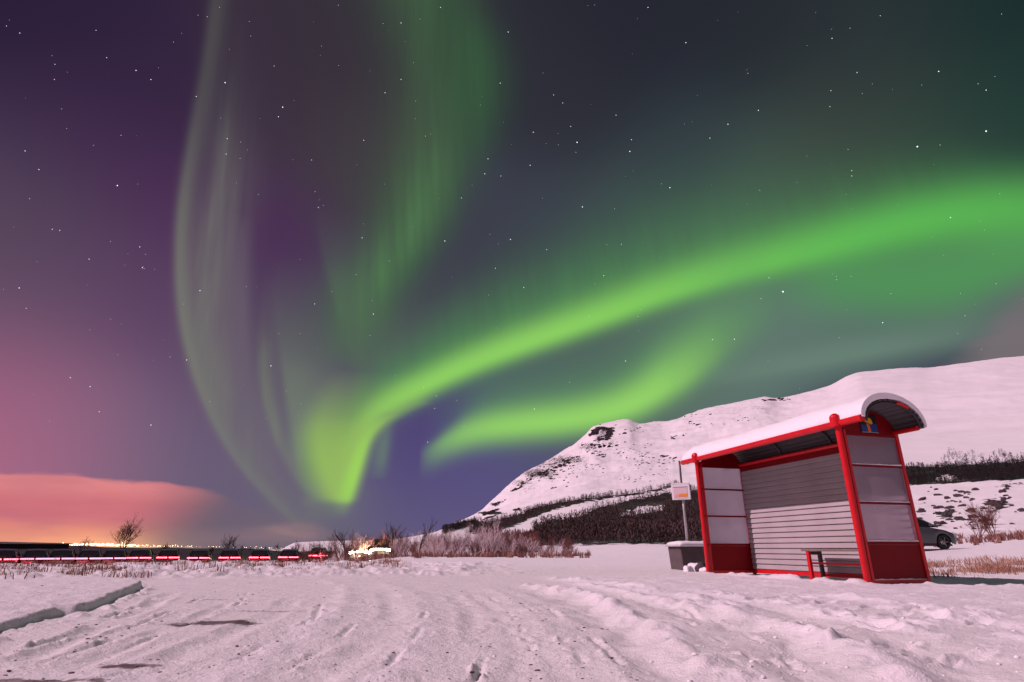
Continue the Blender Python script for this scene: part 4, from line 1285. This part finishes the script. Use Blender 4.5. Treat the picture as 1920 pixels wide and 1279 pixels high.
# ------------------------------------------------------------------ stars
STARS = [(1468, 547, 3.4), (1720, 275, 2.6), (1849, 246, 2.4), (1082, 267, 2.6), (1181, 284, 2.2), (1092, 388, 2.1), (1256, 352, 2.1), (220, 348, 2.0), (422, 155, 2.0),
         (530, 201, 2.0), (255, 132, 1.5), (283, 149, 1.4), (522, 219, 1.5), (426, 260, 1.4), (424, 289, 1.4), (597, 389, 1.6), (47, 283, 1.3), (368, 181, 1.3), (375, 545, 1.7),
         (508, 686, 1.8), (283, 797, 1.7), (350, 675, 1.5), (36, 540, 1.6), (267, 502, 1.5), (132, 708, 1.5), (169, 725, 1.5), (186, 772, 1.3), (752, 43, 1.5), (826, 14, 1.4),
         (953, 60, 1.6), (938, 156, 1.6), (1038, 178, 1.4), (1055, 193, 1.4), (1000, 248, 1.6), (915, 298, 1.6), (909, 326, 1.7), (939, 330, 1.4), (994, 310, 1.5), (722, 174, 1.5),
         (752, 149, 1.4), (682, 263, 1.5), (865, 371, 1.5), (834, 452, 1.9), (957, 449, 1.9), (700, 589, 1.7), (679, 446, 1.5), (929, 503, 1.4), (982, 539, 1.6), (1132, 517, 1.5),
         (1215, 14, 1.5), (1286, 80, 1.7), (1560, 72, 1.4), (1760, 134, 1.7), (1422, 207, 1.7), (1365, 233, 1.7), (1331, 259, 1.5), (1607, 136, 1.3), (1849, 169, 1.4), (1782, 408, 1.6),
         (1655, 605, 1.9), (1377, 636, 1.8), (1336, 637, 1.5), (1173, 677, 1.7), (1427, 560, 1.3), (1442, 521, 1.4), (818, 742, 1.4), (815, 766, 1.4), (1002, 767, 1.6), (802, 829, 1.4),
         (794, 726, 1.4), (1025, 468, 1.3), (1165, 458, 1.3), (1424, 357, 1.3), (1597, 330, 1.3), (1184, 262, 1.5), (1070, 237, 1.4), (1155, 216, 1.3), (1597, 320, 1.2), (584, 300, 1.3),
         (590, 570, 1.4), (1558, 170, 1.3), (1556, 200, 1.2), (98, 430, 1.2), (112, 432, 1.2), (167, 486, 1.3), (262, 463, 1.3), (73, 318, 1.3), (200, 108, 1.1), (37, 62, 1.1), (102, 149, 1.1)]
m = MB(); rnd = random.Random(5)
allst = list(STARS) + [(rnd.uniform(0, 1920), rnd.uniform(0, 800), rnd.uniform(.45, 1.0)) for _ in range(220)]
R = 12000.0
for px, py, s in allst:
    a, e = azel(px, py); c = Vector((math.sin(a) * math.cos(e), math.cos(a) * math.cos(e), math.sin(e))) * R
    q = s * 5.4
    n = len(m.v)
    m.v += [tuple(c + Vector(d) * q) for d in ((1, 0, 0), (-1, 0, 0), (0, 1, 0), (0, -1, 0), (0, 0, 1), (0, 0, -1))]
    m.f += [tuple(n + i for i in t) for t in ((0, 2, 4), (2, 1, 4), (1, 3, 4), (3, 0, 4), (2, 0, 5), (1, 2, 5), (3, 1, 5), (0, 3, 5))]
SM = mat('star_glow', (0, 0, 0), 1, emit=(.92, .95, 1.0), es=1.6); SM.cycles.emission_sampling = 'NONE'
tag(m.build('stars', SM), 'small white stars scattered over the night sky', 'stars', kind='stuff')

# ------------------------------------------------------------------ dark rocks on the slope behind the car
rnd = random.Random(404); BG = 'dark rocks showing through the snow behind the parked car'; bp_ = []
for k in range(4):
    m = blob(1.0, 60 + k, .6, 5); o = m.build('rock', STONE, None)
    tag(o, 'dark angular rock showing through the snow on the slope behind the parked car', 'rock', BG); bp_.append(o)
kk = 0
for cx, cy, a_, b_, n_ in [(1772, 962, 22, 7, 9), (1790, 972, 16, 7, 7), (1822, 958, 12, 3, 5), (1872, 950, 22, 9, 10), (1880, 937, 12, 10, 8), (1762, 982, 6, 3, 3), (1850, 975, 45, 8, 8), (1725, 948, 10, 22, 5), (1895, 915, 25, 6, 5), (1800, 935, 60, 18, 7), (1905, 965, 15, 12, 4), (1820, 950, 70, 35, 26), (1760, 930, 40, 25, 10)]:
    for _ in range(n_):
        g = hit(rnd.gauss(cx, a_ * .6), rnd.gauss(cy, b_ * .6), 45, 300)
        if g is None: continue
        if kk < 4: o = bp_[kk]
        else: o = bp_[kk % 4].copy(); C.objects.link(o)
        kk += 1; s_ = rnd.uniform(.10, .42) * (.55 if a_ > 60 else 1) * math.hypot(g[0], g[1]) / 90
        o.location = g; o.scale = (s_ * rnd.uniform(.8, 1.8), s_ * rnd.uniform(.8, 1.3), s_ * 1.3); o.rotation_euler = (rnd.uniform(-.3, .3), rnd.uniform(-.5, .5), rnd.uniform(0, 6.28))

# crags and loose rocks showing through the snow of the mountain
m = MB(); rnd = random.Random(606)
def seg(ax, ay, bx, by, spread, n, s0, s1):
    for _ in range(n):
        t = rnd.random(); px, py = ax + (bx - ax) * t + rnd.gauss(0, spread), ay + (by - ay) * t + rnd.gauss(0, spread * .45)
        g = hit(px, py, 250)
        if g is None: continue
        s_ = rnd.uniform(s0, s1) * math.hypot(g[0], g[1]) / 1500; bl = blob(s_, rnd.randrange(9999), .75, 3); n0 = len(m.v); e_ = rnd.uniform(.9, 2.2); yw = rnd.uniform(-.4, .6)
        cy_, sy_ = math.cos(yw), math.sin(yw)
        m.v += [(a * e_ * cy_ - b * sy_ + g[0], a * e_ * sy_ + b * cy_ + g[1], c + a * yw * .5 + g[2]) for a, b, c in bl.v]; m.f += [tuple(i + n0 for i in f) for f in bl.f]
seg(1112, 815, 1124, 802, 2.5, 26, 2.5, 7); seg(1124, 802, 1146, 808, 3, 30, 2.5, 7.5); seg(1146, 808, 1138, 822, 3, 20, 3, 8); seg(1118, 822, 1140, 824, 4, 22, 2.5, 6)
seg(1080, 858, 1010, 892, 5, 60, 1.6, 4.6); seg(1075, 868, 1020, 900, 7, 36, 1.3, 3.4); seg(1000, 893, 962, 922, 3, 34, 1.8, 4.5); seg(1105, 838, 1148, 832, 7, 26, 1.5, 4.5); seg(1120, 850, 1135, 858, 6, 16, 1.5, 4)
seg(925, 948, 950, 938, 2, 10, 2, 4); seg(908, 966, 934, 955, 1.0, 40, 2, 4.5); seg(964, 957, 974, 954, 1, 12, 2, 4); seg(905, 975, 930, 967, .8, 30, 1.5, 3.5); seg(1035, 916, 1042, 914, 1.2, 5, 1.5, 3)
seg(1160, 840, 1210, 870, 12, 26, 1.2, 3.2); seg(1200, 850, 1250, 870, 8, 18, 1.2, 3.2); seg(1240, 856, 1275, 862, 4, 9, 2, 4); seg(1290, 790, 1320, 800, 5, 9, 1.5, 4); seg(1430, 752, 1480, 748, 2.5, 14, 1.5, 4.5); seg(1215, 786, 1330, 778, 5, 12, 1.2, 3); seg(1150, 795, 1240, 900, 22, 26, 1, 2.6)
seg(1170, 905, 1260, 880, 10, 16, 1, 2.4); seg(1040, 905, 1120, 868, 9, 30, 1, 2.8); seg(1255, 822, 1290, 812, 4, 10, 1.3, 3); seg(1340, 800, 1420, 780, 7, 12, 1, 2.6); seg(1130, 880, 1180, 900, 8, 12, 1, 2.4); seg(1715, 893, 1730, 890, 2, 6, 1.5, 3); seg(1170, 812, 1200, 800, 6, 7, 1.5, 3.5)
tag(m.build('mountain_crags', mat('mountain_rock', (.030, .022, .025), .95, var=.4, scale=.2)), 'dark crags and loose rocks showing through the snow of the mountain', 'rocks', kind='stuff')

# ------------------------------------------------------------------ plants
BARK = mat('dark_bark', (.035, .022, .022), .9); BARKR = mat('reddish_bark', (.17, .06, .05), .9, var=.3, scale=3); BARKP = mat('pale_frosted_twigs', (.74, .60, .63), .9, var=.3, scale=2)


def bare(seed, h, spread, stems, levels=4, thick=.03, lean=.5, n=4):
    """trunk/stem mesh and twig mesh of a leafless shrub or small tree"""
    rnd = random.Random(seed); tm, cm = MB(), MB()
    def grow(p, d, L, rad, lev):
        pts = [p]; q = p.copy(); dd = d.copy()
        for _ in range(3):
            dd = (dd + Vector((rnd.uniform(-1, 1), rnd.uniform(-1, 1), rnd.uniform(-.3, .5))) * .22).normalized()
            q = q + dd * L / 3; pts.append(q.copy())
        (tm if lev == 0 else cm).tube(pts, [rad, rad * .85, rad * .7, rad * .5], 5 if lev == 0 else 3, cap=False)
        if lev < levels:
            for k in range(n if lev else n + 2):
                t = rnd.uniform(.3, 1.0); i = min(2, int(t * 3)); b = pts[i].lerp(pts[i + 1], t * 3 - i)
                nd = (dd + Vector((rnd.uniform(-1, 1), rnd.uniform(-1, 1), rnd.uniform(-.2, .7))) * spread).normalized()
                grow(b, nd, L * rnd.uniform(.45, .72), rad * .55, lev + 1)
    for s in range(stems):
        a = rnd.uniform(0, 6.28); ln = rnd.uniform(0, lean) if stems > 1 else .05
        d = Vector((math.cos(a) * ln, math.sin(a) * ln, 1)).normalized()
        grow(Vector((math.cos(a) * .08 * stems * .3, math.sin(a) * .08 * stems * .3, -.05)), d, h * rnd.uniform(.42, .6), thick, 0)
    return tm, cm


def plant_proto(name, seed, h, spread, stems, levels, thick, lean, n, mt, label, cat, group=None):
    tm, cm = bare(seed, h, spread, stems, levels, thick, lean, n)
    root = empty(name, label=label, cat=cat, group=group)
    tm.build('trunk' if stems == 1 else 'stems', mt, root); cm.build('crown', mt, root)
    return root


def place(root, px, r, s=1.0, rz=0.0, dz=-.03):
    x, y, z = at(px, r); root.location = (x, y, z + dz); root.scale = (s, s, s); root.rotation_euler = (0, 0, rz)


big = plant_proto('bare_tree', 2, 4.6, .8, 4, 4, .06, .55, 4, BARK, 'round bushy bare tree standing alone against the orange glow on the left', 'tree')
place(big, 232, 100, 1.0)
t1 = plant_proto('bare_tree', 5, 6.0, .45, 1, 3, .10, .3, 4, BARK, 'tall thin bare tree, the tallest, at the right of the roadside thicket', 'tree')
place(t1, 786, 46, .5)
specs = [(741, 46, .62, 'thin bare tree just left of the tallest one in the roadside thicket'), (762, 47, .45, 'short thin bare tree between two taller ones in the roadside thicket'),
         (650, 52, .68, 'leaning thin bare tree at the left of the roadside thicket'), (425, 88, .75, 'thin dark bare tree on the left skyline amid low bushes'), (606, 56, .5, 'small bare tree at the left end of the low snowy hill')]
t2 = plant_proto('bare_tree', 9, 6.0, .5, 1, 3, .09, .3, 4, BARK, specs[0][3], 'tree')
for i, (px, r, s, lb) in enumerate(specs):
    o = t2 if i == 0 else copy_tree(t2)
    o['label'] = lb; place(o, px, r, s, i * 1.9)
    if i == 2: o.rotation_euler = (0, -.22, 2.2)
rs = plant_proto('bare_shrub', 13, 2.6, .75, 5, 4, .03, .9, 4, BARKR, 'dark leafless shrub growing on the snowy slope right of the parked car', 'shrub')
place(rs, 1868, 52, 1.02)
o = copy_tree(rs); o['label'] = 'small dark leafless shrub at the foot of the slope, between parked car and bigger shrub'; place(o, 1838, 60, .8, 2)

# thicket beside the road
TG = 'bare shrubs of the roadside thicket'; TL_ = 'leafless twiggy shrub in the roadside thicket at the foot of the mountain'
prot = []
for i, (sd_, mt_) in enumerate([(21, BARKR), (22, BARKP), (23, BARKR), (24, BARKR), (25, BARKP)]):
    tm, cm = bare(sd_, 2.2, .7, 4, 3, .022, .8, 4)
    root = empty('thicket_shrub', label=TL_, cat='shrub', group=TG)
    tm.build('stems', mt_, root); cm.build('crown', mt_, root); prot.append(root)
rnd = random.Random(77); used = set()
spots = []
for _ in range(135): spots.append((rnd.uniform(648, 1000), rnd.uniform(37, 62)))
for _ in range(26): spots.append((rnd.uniform(880, 1090), rnd.uniform(40, 75)))
for _ in range(14): spots.append((rnd.uniform(570, 660), rnd.uniform(50, 75)))
for px, r in spots:
    if 650 < px < 742 and r < 46: r = 46 + (r - 37) * 1.5
    k = rnd.randrange(5)
    o = prot[k] if k not in used else copy_tree(prot[k]); used.add(k)
    place(o, px, r, rnd.uniform(.5, 1.12) * (1.0 if px < 960 else .7), rnd.uniform(0, 6.28))
lowp = None
LG = 'low dark shrubs along the left skyline'
for i in range(22):
    if lowp is None:
        tm, cm = bare(31, 2.2, .8, 3, 3, .04, .6, 3); lowp = empty('skyline_shrub', label='low dark leafless shrub standing on the left skyline beyond the road', cat='shrub', group=LG)
        tm.build('stems', BARK, lowp); cm.build('crown', BARK, lowp); o = lowp
    else: o = copy_tree(lowp)
    px = rnd.uniform(395, 580) if i < 14 else rnd.choice([158, 290, 310, 335, 360, 165, 470, 600]) + rnd.uniform(-6, 6)
    place(o, px, rnd.uniform(88, 130), rnd.uniform(.5, 1.25), rnd.uniform(0, 6.28))


# grass tufts
def grass(name, spots, hmin, hmax, mt, label, seed, blades=14, w=.012):
    rnd = random.Random(seed); m = MB()
    for x, y, z in spots:
        hh = rnd.uniform(hmin, hmax)
        for _ in range(blades):
            a = rnd.uniform(0, 6.28); ox, oy = rnd.gauss(0, .09), rnd.gauss(0, .09)
            l = rnd.uniform(.1, .7) * hh; dx, dy = math.cos(a) * l, math.sin(a) * l
            wx, wy = -math.sin(a) * w, math.cos(a) * w; h2 = hh * rnd.uniform(.5, 1)
            p = Vector((x + ox, y + oy, z - .02)); mid = p + Vector((dx * .35, dy * .35, h2 * .62)); tip = p + Vector((dx, dy, h2 * rnd.uniform(.8, 1)))
            n = len(m.v); W_ = Vector((wx, wy, 0))
            m.v += [tuple(p - W_), tuple(p + W_), tuple(mid + W_ * .8), tuple(mid - W_ * .8), tuple(tip)]
            m.f += [(n, n + 1, n + 2, n + 3), (n + 3, n + 2, n + 4)]
    return tag(m.build(name, mt), label, 'grass', kind='stuff')


STRAW = mat('dry_straw', (.40, .21, .14), .8, var=.5, scale=2.0); RUST = mat('rusty_stalks', (.27, .12, .10), .8, var=.5, scale=2.0)
rnd = random.Random(101)
sp1, sp2, sp3 = [], [], []


def zz_many(L):
    a = np.array(L, float); z, _, _ = full_h(a[:, 0].copy(), a[:, 1].copy()); return [(x, y, zz) for (x, y), zz in zip(L, z)]


L1_ = []
for _ in range(1500):
    px = rnd.uniform(-60, 760); f0 = px / 760.
    rmin = 10.6 + 4.6 * max(0, f0) ** 1.3; r = rmin + rnd.random() * (10.5 - 4 * f0)
    a = azel(px, 1050)[0]; x, y = r * math.sin(a), r * math.cos(a)
    L1_.append((x, y))
arr = np.array(L1_); den = fbm(arr[:, 0].copy(), arr[:, 1].copy(), .9, 3, 200) + .06 * (np.hypot(arr[:, 0], arr[:, 1]) - 13) / 4
L1a = [p for p, d in zip(L1_, den) if d > .11]
grass('verge_grass', zz_many(L1a[::2]), .06, .26, STRAW, 'dry straw coloured grass poking through snow along the left verge', 1, 9, .007)
grass('verge_stalks', zz_many(L1a[1::2]), .06, .22, RUST, 'rust coloured dead stalks in the snow along the left verge', 2, 7, .008)
L2_ = []
for _ in range(900):
    px = rnd.uniform(660, 1110); r = rnd.uniform(30, 46); a = azel(px, 1040)[0]; L2_.append((r * math.sin(a), r * math.cos(a)))
grass('thicket_grass', zz_many(L2_[:230]), .2, .6, RUST, 'tall dry grass at the foot of the roadside thicket', 3, 10, .022)
L3_ = []
for _ in range(700):
    x = rnd.uniform(6.5, 24); r = rnd.gauss(15.4, 1.0)
    a = rnd.uniform(azel(1700, 1070)[0], azel(1990, 1070)[0]); r = max(13.4, r) + rnd.random() ** 2 * 6
    L3_.append((r * math.sin(a), r * math.cos(a)))
arr = np.array(L3_); den = fbm(arr[:, 0].copy(), arr[:, 1].copy(), 1.2, 3, 210)
L3_ = [p for p, d in zip(L3_, den) if d > -.02]
grass('bank_grass', zz_many(L3_), .07, .24, STRAW, 'dry orange grass in front of the snow bank right of the shelter', 4, 9, .007)
L4_ = []
for _ in range(260):
    px = rnd.uniform(1740, 1960); r = rnd.uniform(38, 62); a = azel(px, 1010)[0]; L4_.append((r * math.sin(a), r * math.cos(a)))
grass('slope_stalks', zz_many(L4_[:90]), .2, .7, RUST, 'rusty dead stalks on the snowy slope behind the parked car', 5, 10, .03)


# woods on the mountain foot
def inpoly(x, y, P):
    c = False; n = len(P)
    for i in range(n):
        x1_, y1_ = P[i]; x2_, y2_ = P[(i + 1) % n]
        if (y1_ > y) != (y2_ > y) and x < (x2_ - x1_) * (y - y1_) / (y2_ - y1_) + x1_: c = not c
    return c


def wood(name, poly, count, hmin, hmax, mt, label, seed, holes=(), rmin=80):
    rnd = random.Random(seed); m = MB()
    xs = [p[0] for p in poly]; ys = [p[1] for p in poly]; k = 0; tries = 0
    while k < count and tries < count * 12:
        tries += 1
        px, py = rnd.uniform(min(xs), max(xs)), rnd.uniform(min(ys), max(ys))
        if not inpoly(px, py, poly) or any(inpoly(px, py, q) for q in holes): continue
        g = hit(px, py, rmin)
        if g is None: continue
        k += 1; x, y, z = g; r = math.hypot(x, y)
        h = rnd.uniform(hmin, hmax); con = rnd.random() < .45
        for j in range(36):
            a = rnd.uniform(0, 6.28); t = rnd.random()
            if con: rad = h * .28 * (1 - t) * rnd.uniform(.5, 1); zz = z + h * t
            else: rad = h * .42 * math.sqrt(max(0, 1 - (2 * t - 1.1) ** 2)) * rnd.uniform(.3, 1); zz = z + h * (.1 + .9 * t)
            s = h * rnd.uniform(.05, .115)
            p = Vector((x + rad * math.cos(a), y + rad * math.sin(a), zz)); b = rnd.uniform(0, 6.28)
            u = Vector((math.cos(b), math.sin(b), 0)) * s * .45; n = len(m.v)
            m.v += [tuple(p - u), tuple(p + u), tuple(p + Vector((rnd.uniform(-.4, .4) * s, 0, s * 1.8)))]; m.f.append((n, n + 1, n + 2))
        m.tube([(x, y, z - .3), (x, y, z + h * .6)], h * .010, 3, cap=False)
    return tag(m.build(name, mt), label, 'woodland', kind='stuff')


WOODM = mat('winter_wood', (.075, .045, .045), .95, var=.5, scale=.12); WOODD = mat('dark_wood', (.018, .012, .014), .95, var=.4, scale=.1)
wood('mountain_wood', WP['mountain'], 2600, 2.0, 4.6, WOODM,
     'broad dark leafless wood at the foot of the snowy mountain behind the bus stop sign', 1, holes=[HOLE1])
wood('slope_wood', WP['slope'], 900, 2, 4.5, WOODM,
     'narrow dark belt of wood climbing the mountain slope from the left', 2, rmin=150)
wood('shoulder_wood', WP['shoulder'], 350, 2, 4.5, WOODD, 'small dark wood on the low shoulder left of the mountain', 3, rmin=150)
wood('hillside_wood', WP['hillside'], 1900, .9, 2.1, WOODD,
     'dark wood crossing the hillside right of the shelter roof', 4, holes=[HOLE2])
wood('hillside_thicket', [(1765, 862), (1780, 842), (1830, 848), (1850, 862), (1862, 848), (1880, 844), (1890, 856), (1935, 856), (1935, 870), (1765, 872)], 150, 1.0, 2.2, WOODD, 'scattered dark bushes above the hillside wood', 5)
wood('foot_brush', WP['brush'], 420, 1.6, 3.4, BARKR, 'reddish brushwood at the foot of the mountain beside the level snow', 6, rmin=60)

# clods of snow thrown up on the right and specks of ice on the packed snow
m = MB(); rnd = random.Random(55)
L5 = []
for _ in range(330):
    if rnd.random() < .6:
        px, py = rnd.uniform(1050, 1930), 1095 + rnd.random() ** 1.3 * 190
        if px < 1300 and rnd.random() < .6: px += 300
    else: px, py = rnd.uniform(0, 1100), 1085 + rnd.random() ** 1.3 * 200
    L5.append(gnd(px, py) + (px,))
zs = zz_many([(a, b) for a, b, _ in L5])
for (x, y, z), (_, _, px) in zip(zs, L5):
    s = (.003 + .009 * rnd.random() ** 3) * (1.2 if px > 1050 else .8)
    bl = blob(s, rnd.randrange(9999), .55, 3); n = len(m.v)
    m.v += [(a + x, b + y, c + z + s * .2) for a, b, c in bl.v]; m.f += [tuple(i + n for i in f) for f in bl.f]
tag(m.build('snow_crumbs', FRESH, smooth=True), 'small crumbs of snow scattered over the packed snow', 'snow', kind='stuff')

# grit and frozen clods on the packed snow
m = MB(); rnd = random.Random(56); L6 = []
for _ in range(480):
    px, py = rnd.uniform(0, 1150), 1075 + rnd.random() ** 1.2 * 205
    if rnd.random() < .55:
        T = rnd.choice(TRACKS[:12])[0]; i = rnd.randrange(len(T) - 1); t = rnd.random()
        px = T[i][0] + (T[i + 1][0] - T[i][0]) * t + rnd.gauss(0, 9); py = T[i][1] + (T[i + 1][1] - T[i][1]) * t + rnd.gauss(0, 3)
    if py < 1052: continue
    L6.append(gnd(px, py))
for x, y, z in zz_many(L6):
    s_ = .0022 + .006 * rnd.random() ** 4; bl = blob(s_, rnd.randrange(9999), .6, 3); n = len(m.v); e_ = rnd.uniform(1, 2.2)
    m.v += [(a * e_ + x, b + y, c + z + s_ * .2) for a, b, c in bl.v]; m.f += [tuple(i + n for i in f) for f in bl.f]
tag(m.build('grit', mat('dark_grit', (.09, .06, .06), .9)), 'dark grit and frozen clods scattered on the packed snow', 'grit', kind='stuff')
